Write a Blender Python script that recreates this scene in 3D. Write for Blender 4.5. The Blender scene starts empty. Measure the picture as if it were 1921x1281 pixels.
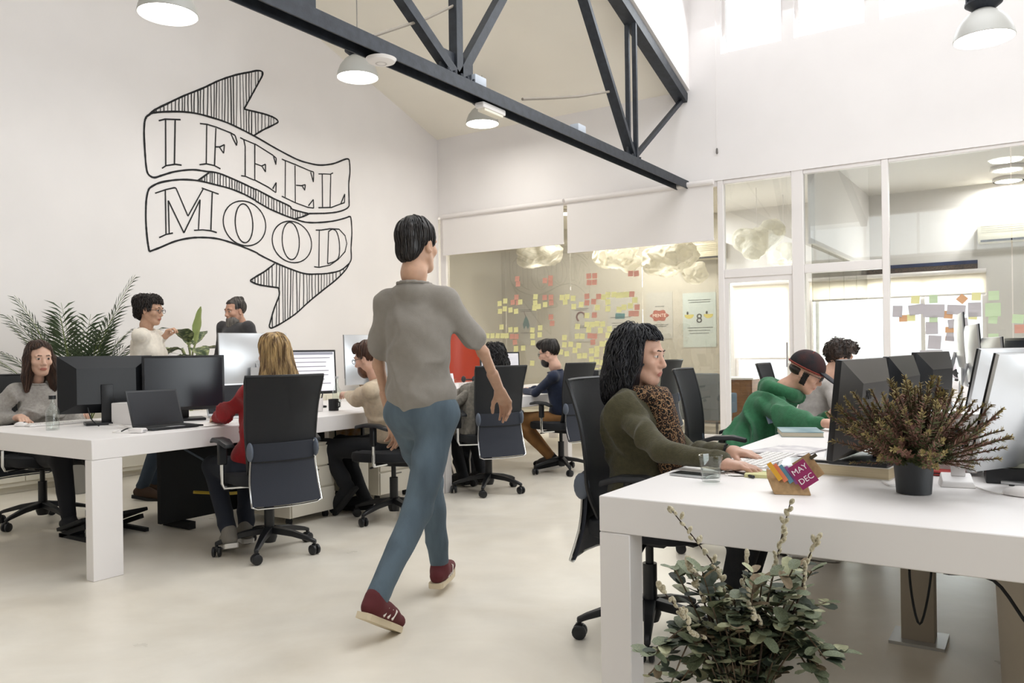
import bpy, bmesh, math, random
import numpy as np
from mathutils import Vector, Matrix, Euler
random.seed(7); RNG = np.random.RandomState(11)
scene = bpy.context.scene
C = scene.collection
PI = math.pi
# ------------------------------------------------------------------ camera
F_PX, CX, CY, ROLL, YAW, EYE = 1512.0, 960.5, 658.5, 0.0136, math.radians(33.2), 1.19
cam_d = bpy.data.cameras.new('camera'); cam = bpy.data.objects.new('camera', cam_d); C.objects.link(cam)
cam_d.sensor_width = 36; cam_d.lens = F_PX / 1921 * 36
cam_d.shift_y = (CY - 640.5) / 1921; cam_d.clip_start = 0.05
cam.location = (0, 0, EYE)
cam.rotation_euler = (Matrix.Rotation(YAW, 4, 'Z') @ Matrix.Rotation(PI/2, 4, 'X') @ Matrix.Rotation(-ROLL, 4, 'Z')).to_euler()
scene.camera = cam
RV = np.array([math.cos(YAW), math.sin(YAW), 0]); FV = np.array([-math.sin(YAW), math.cos(YAW), 0])
def ray(px, py):
    a, b = px - CX, py - CY
    x = a*math.cos(ROLL) - b*math.sin(ROLL); y = a*math.sin(ROLL) + b*math.cos(ROLL)
    return RV*x/F_PX + FV + np.array([0, 0, -y/F_PX])
def at_z(px, py, z): d = ray(px, py); t = (z-EYE)/d[2]; return Vector((d[0]*t, d[1]*t, z))
def at_x(px, py, X): d = ray(px, py); t = X/d[0]; return Vector((X, d[1]*t, EYE+d[2]*t))
def at_y(px, py, Y): d = ray(px, py); t = Y/d[1]; return Vector((d[0]*t, Y, EYE+d[2]*t))
# ------------------------------------------------------------------ light
world = bpy.data.worlds.new('world'); scene.world = world; world.use_nodes = True
bg = world.node_tree.nodes['Background']; bg.inputs[0].default_value = (0.97, 0.985, 1.0, 1); bg.inputs[1].default_value = 2.2
def area(name, loc, rot, sx, sy, power, col=(1, 1, 1)):
    l = bpy.data.lights.new(name, 'AREA'); l.shape = 'RECTANGLE'; l.size = sx; l.size_y = sy
    l.energy = power; l.color = col
    o = bpy.data.objects.new(name, l); C.objects.link(o); o.location = loc; o.rotation_euler = rot
    return o
area('daylight_skylight', (-0.6, 4.6, 6.72), (0, 0, 0), 4.6, 5.6, 140, (.94, .97, 1))
area('added_left_fill', (-5.6, 4.4, 6.05), (0, 0, 0), 2.2, 3.0, 14, (.93, .97, 1))  # added fill lamp hung below the closed left roof, no skylight there
area('daylight_clerestory', (-0.9, 9.9, 5.6), (math.radians(62), 0, PI), 5.4, 1.1, 85, (.95, .98, 1))
area('daylight_side_windows', (5.9, 2.6, 2.3), (0, math.radians(90), 0), 2.2, 7.0, 225, (.91, .965, 1))
area('added_rear_fill', (-2.6, -2.86, 4.1), (math.radians(100), 0, 0), 7.6, 1.1, 40, (.93, .97, 1))  # added fill from behind the camera to lift ceiling and upper walls
area('daylight_far_windows', (-2.3, 14.35, 1.5), (math.radians(-90), 0, 0), 6.0, 2.0, 520, (1, .995, .98))
scene.view_settings.view_transform = 'Standard'; scene.view_settings.look = 'None'
scene.cycles.transparent_max_bounces = 20; scene.cycles.max_bounces = 8; scene.cycles.glossy_bounces = 3; scene.cycles.transmission_bounces = 4
scene.view_settings.exposure = 0.04; scene.view_settings.gamma = 1.0; scene.view_settings.use_curve_mapping = False
# ------------------------------------------------------------------ materials
def lin(c):
    if isinstance(c, str): c = [int(c[i:i+2], 16)/255 for i in (0, 2, 4)]
    return tuple(((x/12.92) if x <= .04045 else ((x+.055)/1.055)**2.4) for x in c[:3]) + (1,)
MATS = {}
def mat(name, col, rough=.55, metal=0., var=0., vscale=6., bump=0., bscale=60., col2=None, stretch=None, emit=0., alpha=1., sheen=0., spec=.5, trans=0., detail=4., coat=0., bdist=.004):
    if name in MATS: return MATS[name]
    m = bpy.data.materials.new(name); m.use_nodes = True; nt = m.node_tree; N = nt.nodes; L = nt.links
    b = N['Principled BSDF']; c = lin(col)
    b.inputs['Base Color'].default_value = c; b.inputs['Roughness'].default_value = rough; b.inputs['Metallic'].default_value = metal
    b.inputs['Specular IOR Level'].default_value = spec
    if sheen: b.inputs['Sheen Weight'].default_value = sheen
    if coat: b.inputs['Coat Weight'].default_value = coat; b.inputs['Coat Roughness'].default_value = .15
    if emit: b.inputs['Emission Color'].default_value = c; b.inputs['Emission Strength'].default_value = emit
    if alpha < 1: b.inputs['Alpha'].default_value = alpha
    if trans: b.inputs['Transmission Weight'].default_value = trans; b.inputs['IOR'].default_value = 1.45
    if var or col2 or bump:
        tc = N.new('ShaderNodeTexCoord'); mp = N.new('ShaderNodeMapping'); L.new(tc.outputs['Object'], mp.inputs[0])
        if stretch: mp.inputs['Scale'].default_value = stretch
    if var or col2:
        n = N.new('ShaderNodeTexNoise'); n.inputs['Scale'].default_value = vscale; n.inputs['Detail'].default_value = detail
        L.new(mp.outputs[0], n.inputs['Vector'])
        r = N.new('ShaderNodeValToRGB'); L.new(n.outputs['Fac'], r.inputs[0])
        k = lin(col2) if col2 else tuple(min(1, x*(1+var)) for x in c[:3])+(1,)
        r.color_ramp.elements[0].position = .35; r.color_ramp.elements[1].position = .65
        r.color_ramp.elements[0].color = c if col2 else tuple(x*(1-var) for x in c[:3])+(1,)
        r.color_ramp.elements[1].color = k
        L.new(r.outputs[0], b.inputs['Base Color'])
    if bump:
        n2 = N.new('ShaderNodeTexNoise'); n2.inputs['Scale'].default_value = bscale; n2.inputs['Detail'].default_value = 3
        L.new(mp.outputs[0], n2.inputs['Vector'])
        bp = N.new('ShaderNodeBump'); bp.inputs['Strength'].default_value = bump; bp.inputs['Distance'].default_value = bdist
        L.new(n2.outputs['Fac'], bp.inputs['Height']); L.new(bp.outputs[0], b.inputs['Normal'])
    MATS[name] = m
    return m
def glass_mat(name, tint, ior=1.5, rough=0.0, painted_haze=0.0):
    m = bpy.data.materials.new(name); m.use_nodes = True; nt = m.node_tree; N = nt.nodes; L = nt.links
    N.remove(N['Principled BSDF']); out = N['Material Output']
    t = N.new('ShaderNodeBsdfTransparent'); t.inputs[0].default_value = lin(tint)
    g = N.new('ShaderNodeBsdfGlossy'); g.inputs['Roughness'].default_value = rough
    lw = N.new('ShaderNodeLayerWeight'); lw.inputs[0].default_value = .5; pw = N.new('ShaderNodeMath'); pw.operation = 'POWER'; pw.inputs[1].default_value = 4.
    L.new(lw.outputs['Facing'], pw.inputs[0]); fr = N.new('ShaderNodeMath'); fr.operation = 'MULTIPLY_ADD'; fr.inputs[1].default_value = .8; fr.inputs[2].default_value = ((ior-1)/(ior+1))**2*1.6; L.new(pw.outputs[0], fr.inputs[0])
    mx = N.new('ShaderNodeMixShader'); L.new(fr.outputs[0], mx.inputs[0]); L.new(t.outputs[0], mx.inputs[1]); L.new(g.outputs[0], mx.inputs[2])
    last = mx
    if painted_haze:  # pale diffuse mixed in to brighten the pane, a painted haze
        df = N.new('ShaderNodeBsdfDiffuse'); df.inputs[0].default_value = lin('e8e4de')
        m2 = N.new('ShaderNodeMixShader'); m2.inputs[0].default_value = painted_haze
        L.new(mx.outputs[0], m2.inputs[1]); L.new(df.outputs[0], m2.inputs[2]); last = m2
    L.new(last.outputs[0], out.inputs[0]); MATS[name] = m
    return m
M_wall = mat('white_wall_paint', 'ebe7e6', .85, var=.015, vscale=1.5, bump=.08, bscale=40)
M_ceil = mat('cream_ceiling_paint', 'efeadf', .9, var=.012, vscale=1.2)
M_white = mat('white_lacquer', 'efebe9', .38, var=.01, vscale=2)
M_frame = mat('white_frame', 'e8e3e1', .45)
M_steel = mat('dark_truss_steel', '30343b', .5, .25, var=.2, vscale=14, bump=.2, bscale=60)
M_black = mat('black_plastic', '15171b', .42)
M_blackm = mat('matte_black', '0f1114', .75)
M_chrome = mat('chrome', 'd8dadc', .16, 1.)
M_silver = mat('silver_aluminium', 'c9cbcd', .32, .75)
M_ink = mat('black_mural_paint', '17181b', .8)
M_glass = glass_mat('partition_glass', 'dedcd4', 1.5, .0, painted_haze=.08)
M_clear = glass_mat('clear_window_glass', 'f2f4f4', 1.45)
M_jar = glass_mat('clear_drinking_glass', 'fbfdfc', 1.4, .02)
# ------------------------------------------------------------------ mesh helpers
def link(name, me, parent=None, material=None, loc=None, rot=None, smooth=False):
    o = bpy.data.objects.new(name, me); C.objects.link(o)
    if material is not None:
        if isinstance(material, (list, tuple)):
            for x in material: me.materials.append(x)
        elif not me.materials: me.materials.append(material)
    if smooth and len(me.polygons): me.polygons.foreach_set('use_smooth', [True]*len(me.polygons))
    if parent is not None: o.parent = parent
    if loc is not None: o.location = loc
    if rot is not None: o.rotation_euler = rot
    return o
def pyd(name, verts, faces):
    me = bpy.data.meshes.new(name); me.from_pydata([tuple(v) for v in verts], [], [tuple(f) for f in faces]); me.update()
    return me
def tag(o, label, cat, group=None, kind=None):
    if label: o['label'] = label
    if cat: o['category'] = cat
    if group: o['group'] = group
    if kind: o['kind'] = kind
    return o
def struct(o): o['kind'] = 'structure'; return o
def thing(name, label, cat, loc=(0, 0, 0), rz=0., group=None):
    o = bpy.data.objects.new(name, None); C.objects.link(o); o.empty_display_size = .1
    o.location = loc; o.rotation_euler = (0, 0, rz)
    return tag(o, label, cat, group)
class MB:
    """collects simple shapes into one mesh"""
    def __init__(s): s.v = []; s.f = []; s.m = []
    def add(s, vs, fs, mi=0):
        n = len(s.v); s.v += [tuple(v) for v in vs]; s.f += [tuple(i+n for i in f) for f in fs]; s.m += [mi]*len(fs); return s
    def box(s, c, d, rot=None, mi=0, taper=1.):
        x, y, z = (k/2 for k in d)
        vs = [Vector((sx*x*(taper if sz > 0 else 1), sy*y*(taper if sz > 0 else 1), sz*z)) for sz in (-1, 1) for sy in (-1, 1) for sx in (-1, 1)]
        if rot is not None: vs = [rot @ v for v in vs]
        c = Vector(c)
        return s.add([v+c for v in vs], [(0, 2, 3, 1), (4, 5, 7, 6), (0, 1, 5, 4), (2, 6, 7, 3), (0, 4, 6, 2), (1, 3, 7, 5)], mi)
    def box2(s, a, b, mi=0):
        return s.box([(a[i]+b[i])/2 for i in range(3)], [abs(a[i]-b[i]) for i in range(3)], mi=mi)
    def bar(s, a, b, w, h, mi=0, up=(0, 0, 1)):
        a, b = Vector(a), Vector(b); d = b-a; L = d.length; y = d.normalized(); u = Vector(up)
        if abs(y.dot(u)) > .98: u = Vector((1, 0, 0))
        x = y.cross(u).normalized(); z = x.cross(y); R = Matrix((x, y, z)).transposed()
        return s.box((a+b)/2, (w, L, h), R, mi)
    def tube(s, pts, r, n=8, mi=0, cap=True, closed=False):
        pts = [Vector(p) for p in pts]; k = len(pts); rs = r if isinstance(r, (list, tuple)) else [r]*k
        vs = []; fs = []; prev = None
        for i, p in enumerate(pts):
            if closed: t = pts[(i+1) % k]-pts[i-1]
            else: t = pts[min(i+1, k-1)]-pts[max(i-1, 0)]
            t = t.normalized() if t.length > 1e-9 else Vector((0, 0, 1))
            if prev is None:
                u = t.cross(Vector((0, 0, 1)));
                if u.length < .1: u = t.cross(Vector((1, 0, 0)))
            else: u = prev - t*prev.dot(t)
            u.normalize(); prev = u; w = t.cross(u)
            for j in range(n):
                a = 2*PI*j/n; vs.append(p + (u*math.cos(a)+w*math.sin(a))*rs[i])
        for i in range(k if closed else k-1):
            for j in range(n):
                i2 = (i+1) % k; fs.append((i*n+j, i*n+(j+1) % n, i2*n+(j+1) % n, i2*n+j))
        if cap and not closed: fs += [tuple(range(n))[::-1], tuple((k-1)*n+j for j in range(n))]
        return s.add(vs, fs, mi)
    def lathe(s, prof, n=24, c=(0, 0, 0), mi=0, rot=None):
        c = Vector(c); vs = []; fs = []; k = len(prof)
        for r, z in prof:
            for j in range(n):
                a = 2*PI*j/n; v = Vector((r*math.cos(a), r*math.sin(a), z)); vs.append((rot @ v if rot is not None else v)+c)
        for i in range(k-1):
            for j in range(n): fs.append((i*n+j, i*n+(j+1) % n, (i+1)*n+(j+1) % n, (i+1)*n+j))
        return s.add(vs, fs, mi)
    def prism(s, poly, z0, z1, mi=0, rot=None, c=(0, 0, 0)):
        n = len(poly); c = Vector(c)
        vs = [Vector((x, y, z0)) for x, y in poly]+[Vector((x, y, z1)) for x, y in poly]
        if rot is not None: vs = [rot @ v for v in vs]
        return s.add([v+c for v in vs], [tuple(range(n))[::-1], tuple(range(n, 2*n))]+[(i, (i+1) % n, n+(i+1) % n, n+i) for i in range(n)], mi)
    def ball(s, c, r, n=10, mi=0):
        r = r if isinstance(r, (list, tuple)) else (r, r, r); vs = []; fs = []; m = n//2+1
        for i in range(m+1):
            t = PI*i/m
            for j in range(n): a = 2*PI*j/n; vs.append((c[0]+r[0]*math.sin(t)*math.cos(a), c[1]+r[1]*math.sin(t)*math.sin(a), c[2]+r[2]*math.cos(t)))
        for i in range(m):
            for j in range(n): fs.append((i*n+j, (i+1)*n+j, (i+1)*n+(j+1) % n, i*n+(j+1) % n))
        return s.add(vs, fs, mi)
    def mesh(s, name):
        me = pyd(name, s.v, s.f)
        if any(s.m): me.polygons.foreach_set('material_index', s.m)
        return me
    def build(s, name, material, parent=None, smooth=False, bevel=0., loc=None, rot=None, segs=2):
        o = link(name, s.mesh(name), parent, material, loc, rot)
        if bevel:
            bm = bmesh.new(); bm.from_mesh(o.data)
            bmesh.ops.bevel(bm, geom=bm.edges[:], offset=bevel, segments=segs, profile=.6, affect='EDGES', clamp_overlap=True)
            bm.to_mesh(o.data); bm.free()
        if smooth or bevel:
            o.data.polygons.foreach_set('use_smooth', [True]*len(o.data.polygons))
            try: o.data.set_sharp_from_angle(angle=math.radians(38))
            except Exception: pass
        return o
def copy_tree(o, parent=None):
    c = o.copy(); C.objects.link(c)
    if parent is not None: c.parent = parent
    for ch in list(o.children): copy_tree(ch, c)
    return c
def spline(pts, n=8, closed=False):
    P = [Vector(p) for p in pts]; k = len(P); out = []
    for i in range(k if closed else k-1):
        if closed: p0, p1, p2, p3 = P[i-1], P[i], P[(i+1) % k], P[(i+2) % k]
        else: p0, p1, p2, p3 = P[max(i-1, 0)], P[i], P[i+1], P[min(i+2, k-1)]
        for j in range(n):
            t = j/n; out.append(.5*((2*p1)+(p2-p0)*t+(2*p0-5*p1+4*p2-p3)*t*t+(3*p1-p0-3*p2+p3)*t**3))
    if not closed: out.append(P[-1])
    return out
# ------------------------------------------------------------------ the room
XL, YB, XR, YF = -7.95, 10.06, 6.0, -3.0
Z_PART, Z_EAVE, SLOPE, Y_RIDGE, XT = 3.33, 4.55, .33, 3.6, -3.87
Z_RIDGE = Z_EAVE + SLOPE*(YB-Y_RIDGE); Z_HIGH = 6.8
Y_FAR = 14.0
def roofz(y): return Z_EAVE+SLOPE*(YB-y) if y > Y_RIDGE else Z_RIDGE-SLOPE*(Y_RIDGE-y)
def floor_mat():
    m = bpy.data.materials.new('polished_microcement'); m.use_nodes = True; nt = m.node_tree; N = nt.nodes; L = nt.links; b = N['Principled BSDF']
    tc = N.new('ShaderNodeTexCoord')
    n1 = N.new('ShaderNodeTexNoise'); n1.inputs['Scale'].default_value = .9; n1.inputs['Detail'].default_value = 7; n1.inputs['Roughness'].default_value = .62; n1.inputs['Distortion'].default_value = .6
    n2 = N.new('ShaderNodeTexNoise'); n2.inputs['Scale'].default_value = 5; n2.inputs['Detail'].default_value = 8
    L.new(tc.outputs['Object'], n1.inputs['Vector']); L.new(tc.outputs['Object'], n2.inputs['Vector'])
    r = N.new('ShaderNodeValToRGB'); r.color_ramp.elements[0].position = .33; r.color_ramp.elements[1].position = .66
    r.color_ramp.elements[0].color = lin('e0d7c7'); r.color_ramp.elements[1].color = lin('f0eade')
    mx = N.new('ShaderNodeMix'); mx.data_type = 'RGBA'; mx.blend_type = 'MULTIPLY'; mx.inputs[0].default_value = .16
    L.new(n1.outputs['Fac'], r.inputs[0]); L.new(r.outputs[0], mx.inputs[6]); L.new(n2.outputs['Fac'], mx.inputs[7])
    L.new(mx.outputs[2], b.inputs['Base Color'])
    rr = N.new('ShaderNodeMapRange'); rr.inputs[3].default_value = .22; rr.inputs[4].default_value = .42
    L.new(n2.outputs['Fac'], rr.inputs[0]); L.new(rr.outputs[0], b.inputs['Roughness'])
    return m
struct(MB().box2((-9.6, YF-.2, -.1), (XR+.2, Y_FAR+.2, 0)).build('floor', floor_mat()))
g = [(YF, 0), (YB, 0), (YB, Z_EAVE), (Y_RIDGE, Z_RIDGE), (YF, roofz(YF))]
mb = MB(); n = len(g)
mb.add([(XL, y, z) for y, z in g]+[(XL-.2, y, z) for y, z in g], [tuple(range(n)), tuple(range(n, 2*n))[::-1]]+[(i, n+i, n+(i+1) % n, (i+1) % n) for i in range(n)])
struct(mb.build('wall_left', M_wall))
mb = MB(); mb.box2((XL-.2, YF-.2, 0), (XR+.2, YF, 3.5)).box2((XL-.2, YF-.2, 4.7), (XR+.2, YF, Z_RIDGE+.4)).box2((XL-.2, YF-.2, 3.5), (-6.5, YF, 4.7)).box2((1.3, YF-.2, 3.5), (XR+.2, YF, 4.7))
struct(mb.build('wall_rear', mat('rear_wall_bounce_tone', '8f877d', .8, var=.05)))  # unseen wall, its grey chosen to control bounce light
mb = MB().box2((-6.5, YF-.14, 3.5), (1.3, YF-.06, 3.56)).box2((-6.5, YF-.14, 4.64), (1.3, YF-.06, 4.7))
for i in range(7): mb.box2((-6.5+7.74*i/6, YF-.14, 3.56), (-6.44+7.74*i/6, YF-.06, 4.64))
w = struct(mb.build('window_20', M_frame))  # unseen window band added as the source of the rear fill
for i in range(6): MB().box2((-6.44+7.74*i/6, YF-.105, 3.56), (-6.5+7.74*(i+1)/6, YF-.095, 4.64)).build('pane', M_clear, w)
mb = MB()                                      # right wall with two tall window openings
for a, b in (((XR, YF, 0), (XR+.2, YB, .9)), ((XR, YF, 3.6), (XR+.2, YB, 7)), ((XR, YF, .9), (XR+.2, -1.2, 3.6)), ((XR, 2.4, .9), (XR+.2, 2.9, 3.6)), ((XR, 6.4, .9), (XR+.2, YB, 3.6))): mb.box2(a, b)
struct(mb.build('wall_right', M_wall))
for i, (a, b) in enumerate(((-1.2, 2.4), (2.9, 6.4))):
    mb = MB(); mb.box2((XR+.02, a, .9), (XR+.1, a+.08, 3.6)).box2((XR+.02, b-.08, .9), (XR+.1, b, 3.6)).box2((XR+.02, a+.08, .9), (XR+.1, b-.08, .98)).box2((XR+.02, a+.08, 3.52), (XR+.1, b-.08, 3.6)).box2((XR+.03, (a+b)/2-.03, .98), (XR+.09, (a+b)/2+.03, 3.52))
    w = struct(mb.build('window_%d' % (i+5), M_frame))
    MB().box2((XR+.055, a+.08, .98), (XR+.065, b-.08, 3.52)).build('pane', M_clear, w)
# roof slopes left of the truss, without an opening; raised flat roof on the right
mb = MB()
def slab(x0, x1, y0, y1):
    z0, z1 = roofz(y0), roofz(y1)
    mb.add([(x0, y0, z0), (x1, y0, z0), (x1, y1, z1), (x0, y1, z1), (x0, y0, z0+.2), (x1, y0, z0+.2), (x1, y1, z1+.2), (x0, y1, z1+.2)],
           [(0, 3, 2, 1), (4, 5, 6, 7), (0, 1, 5, 4), (1, 2, 6, 5), (2, 3, 7, 6), (3, 0, 4, 7)])
slab(XL-.2, XT, Y_RIDGE, YB+.2); slab(XL-.2, XT, YF-.2, Y_RIDGE)
struct(mb.build('ceiling', M_ceil))
mb = MB()                                      # raised roof around a long skylight
for a, b in (((XT, YF, Z_HIGH), (-2.9, YB+.2, Z_HIGH+.2)), ((1.7, YF, Z_HIGH), (XR+.2, YB+.2, Z_HIGH+.2)), ((-2.9, YF, Z_HIGH), (1.7, 1.8, Z_HIGH+.2)), ((-2.9, 7.4, Z_HIGH), (1.7, YB+.2, Z_HIGH+.2))): mb.box2(a, b)
struct(mb.build('ceiling_raised', M_wall))
mb = MB()                                      # cheek wall between the sloping and the raised roof
n = 3; g = [(YB, Z_EAVE), (Y_RIDGE, Z_RIDGE), (YF, roofz(YF)), (YF, Z_HIGH), (YB, Z_HIGH)]; n = len(g)
mb.add([(XT+.1, y, z) for y, z in g]+[(XT, y, z) for y, z in g], [tuple(range(n)), tuple(range(n, 2*n))[::-1]]+[(i, n+i, n+(i+1) % n, (i+1) % n) for i in range(n)])
struct(mb.build('wall_cheek', M_wall))
# clerestory wall
def hx(px, z):                                 # x on the back wall seen at pixel column px at height z
    lo, hi = -9., 8.
    for _ in range(50):
        m_ = (lo+hi)/2; q = proj((m_, YB, z))
        if q[0] < px: lo = m_
        else: hi = m_
    return (lo+hi)/2
def proj(p):
    p = np.array(p, float)-np.array([0, 0, EYE]); x = p@RV; Z = p@FV; y = -p[2]
    u, v = x/Z*F_PX, y/Z*F_PX
    return (CX+u*math.cos(ROLL)+v*math.sin(ROLL), CY-u*math.sin(ROLL)+v*math.cos(ROLL))
Z_CL = 4.93
wx = [(hx(1352, Z_CL), hx(1468, Z_CL)), (hx(1489, Z_CL), hx(1625, Z_CL)), (hx(1650, Z_CL), hx(1800, Z_CL))]
wx.append((wx[-1][1]+.2, wx[-1][1]+1.35)); wx.append((wx[-1][1]+.2, wx[-1][1]+1.35))
mb = MB(); mb.box2((XL-.2, YB, Z_PART), (XT+.1, YB+.2, Z_EAVE+.06)); mb.box2((XT+.1, YB, Z_PART), (XR+.2, YB+.2, Z_CL)); mb.box2((XT+.1, YB, 6.25), (XR+.2, YB+.2, Z_HIGH))
edges = [XT+.1]+[e for w in wx for e in w]+[XR+.2]
for i in range(0, len(edges), 2): mb.box2((edges[i], YB, Z_CL), (edges[i+1], YB+.2, 6.25))
struct(mb.build('wall_back', M_wall))
for i, (a, b) in enumerate(wx):
    mb = MB(); t = .035
    mb.box2((a, YB+.08, Z_CL), (b, YB+.14, Z_CL+t)).box2((a, YB+.08, 6.25-t), (b, YB+.14, 6.25)).box2((a, YB+.08, Z_CL+t), (a+t, YB+.14, 6.25-t)).box2((b-t, YB+.08, Z_CL+t), (b, YB+.14, 6.25-t))
    w = struct(mb.build('window_%d' % (i+10), M_frame))
    MB().box2((a+t, YB+.105, Z_CL+t), (b-t, YB+.115, 6.25-t)).build('pane', M_clear, w)
# rooms behind the glass partition
M_room = mat('grey_room_paint', 'bab6ad', .85, var=.02, vscale=2)
M_room2 = mat('bright_room_paint', 'dbd7d3', .85)
X_MID = at_y(1357, 600, Y_FAR).x
wl = at_y(1378, 600, Y_FAR); wr1 = at_y(1482, 600, Y_FAR); wa = at_y(1519, 600, Y_FAR); wb = at_y(1852, 600, Y_FAR)
wz0, wz1 = at_y(1430, 736, Y_FAR).z, at_y(1430, 540, Y_FAR).z
mb = MB(); mb.box2((-9.6, Y_FAR, 0), (X_MID, Y_FAR+.2, 3.6))
struct(mb.build('wall_meeting_room', M_room))
mb = MB(); e = [X_MID, wl.x, wr1.x, wa.x, wb.x, XR+.2]
for i in (0, 2, 4): mb.box2((e[i], Y_FAR, 0), (e[i+1], Y_FAR+.2, 3.6))
for i in (1, 3): mb.box2((e[i], Y_FAR, 0), (e[i+1], Y_FAR+.2, wz0)).box2((e[i], Y_FAR, wz1), (e[i+1], Y_FAR+.2, 3.6))
struct(mb.build('wall_far_room', M_room2))
struct(MB().box2((-9.6, YB+.2, 0), (-9.4, Y_FAR, 3.6)).box2((-9.4, YB+.2, 0), (XL-.2, YB+.3, 3.6)).build('wall_meeting_room_side', M_room))
struct(MB().box2((XR, YB, 0), (XR+.2, Y_FAR, 3.6)).build('wall_far_room_side', M_room2))
struct(MB().box2((-9.6, YB+.2, 3.6), (XR+.2, Y_FAR+.2, 3.75)).build('ceiling_rooms', M_room2))
M_shade = mat('sheer_blind', 'f6f1e8', .9, trans=0)
sn = M_shade.node_tree; _b = sn.nodes['Principled BSDF']; _t = sn.nodes.new('ShaderNodeBsdfTranslucent'); _t.inputs[0].default_value = lin('fffaf0')
_m = sn.nodes.new('ShaderNodeMixShader'); _m.inputs[0].default_value = .6; sn.links.new(_b.outputs[0], _m.inputs[1]); sn.links.new(_t.outputs[0], _m.inputs[2]); sn.links.new(_m.outputs[0], sn.nodes['Material Output'].inputs[0])
k = 1
for a, b, mull in ((wl.x, wr1.x, 1), (wa.x, wb.x, 3)):
    mb = MB(); t = .06
    mb.box2((a, Y_FAR+.02, wz0), (b, Y_FAR+.1, wz0+t)).box2((a, Y_FAR+.02, wz1-t), (b, Y_FAR+.1, wz1))
    for i in range(mull+1):
        x = a+(b-a-t)*i/mull; mb.box2((x, Y_FAR+.02, wz0+t), (x+t, Y_FAR+.1, wz1-t))
    w = struct(mb.build('window_%d' % k, M_frame)); k += 1
    for i in range(mull):
        x = a+(b-a-t)*i/mull; MB().box2((x+t, Y_FAR+.055, wz0+t), (x+(b-a-t)/mull, Y_FAR+.065, wz1-t)).build('pane', M_clear, w)
def roller(name, x0, x1, y, z0, z1, label, m, cat='blind', group=None):
    t = thing(name, label, cat, (x0, y, z1), group=group)
    MB().tube([(0, 0, 0), (x1-x0, 0, 0)], .035, 12).build('roller_tube', M_frame, t, smooth=True)
    MB().box2((.01, .012, z0-z1+.03), (x1-x0-.01, .015, 0)).build('fabric', m, t)
    MB().box2((.01, .005, z0-z1), (x1-x0-.01, .025, z0-z1+.03)).build('bottom_bar', M_frame, t)
    return t
roller('roller_blind', wl.x-.02, wr1.x+.02, Y_FAR-.037, at_y(1430, 674, Y_FAR).z, wz1+.08, 'sheer cream roller blind over the window behind the glass door', M_shade)
roller('roller_blind', wa.x, wb.x, Y_FAR-.037, wz1-.28, wz1+.08, 'half raised cream roller blind across the wide far window', M_shade)
# ---- glass partition
YP = YB+.06
Z_TR = 2.13
post_px = [(826, 836), (1346, 1357), (1485, 1507), (1654, 1667)]
posts = [(hx(a, 2.5), hx(b, 2.5)) for a, b in post_px]
def frame(name, parts):
    mb = MB()
    for a, b in parts: mb.box2(a, b)
    return struct(mb.build(name, M_frame, bevel=.006, segs=1))
P0, P1, P2, P3 = posts
XE = hx(1921, 2.5)+1.8
rails = []
for i, (a, b) in enumerate(posts):
    rails.append(((a, YP-.05, 0), (b, YP+.05, Z_PART+(.14 if i == 2 else 0))))
frame('trim_1', rails)
frame('trim_2', [((P0[1], YP-.04, Z_PART-.07), (P1[0], YP+.04, Z_PART)), ((P1[1], YP-.04, Z_PART-.05), (P2[0], YP+.04, Z_PART)), ((P2[1], YP-.04, Z_PART-.05), (P3[0], YP+.04, Z_PART)), ((P3[1], YP-.04, Z_PART-.04), (XE, YP+.04, Z_PART))])
frame('trim_3', [((P1[1], YP-.04, Z_TR-.05), (P2[0], YP+.04, Z_TR+.06)), ((P2[1], YP-.04, Z_TR-.05), (P3[0], YP+.04, Z_TR+.06))])
frame('trim_4', [((P0[1], YP-.04, 0), (P1[0], YP+.04, .08)), ((P1[1], YP-.04, 0), (P2[0], YP+.04, .08)), ((P2[1], YP-.04, 0), (P3[0], YP+.04, .08)), ((P3[1], YP-.04, 0), (XE, YP+.04, .08))])
gp = struct(thing('wall_glass', None, None, (0, YP, 0)))
joints = [P0[1]]+[hx(p, 2.) for p in (945, 1067, 1202)]+[P1[0]]
for a, b in zip(joints, joints[1:]): MB().box2((a+.003, -.006, .08), (b-.003, .006, Z_PART-.07)).build('pane', M_glass, gp)
for a, b, z0, z1 in ((P1[1], P2[0], Z_TR+.06, Z_PART-.05), (P2[1], P3[0], Z_TR+.06, Z_PART-.05), (P2[1], P3[0], .08, Z_TR-.05), (P3[1], hx(1898, 2.), .08, Z_PART-.04), (hx(1898, 2.)+.006, XE, .08, Z_PART-.04)):
    MB().box2((a+.003, -.006, z0), (b-.003, .006, z1)).build('pane', M_clear, gp)
d = struct(thing('door_1', None, None, (P1[1], YP, 0)))
w_ = P2[0]-P1[1]
mb = MB(); mb.box2((0, -.025, .02), (.05, .025, Z_TR-.05)).box2((w_-.05, -.025, .02), (w_, .025, Z_TR-.05)).box2((.05, -.025, .02), (w_-.05, .025, .12)).box2((.05, -.025, Z_TR-.11), (w_-.05, .025, Z_TR-.05))
mb.build('door_frame', M_frame, d); MB().box2((.05, -.005, .12), (w_-.05, .005, Z_TR-.11)).build('pane', M_clear, d)
MB().tube([(w_-.075, -.05, .95), (w_-.075, -.05, 1.25)], .012).box2((w_-.085, -.05, 1.0), (w_-.065, -.02, 1.02)).box2((w_-.085, -.05, 1.18), (w_-.065, -.02, 1.2)).build('door_handle', M_chrome, d)
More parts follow.
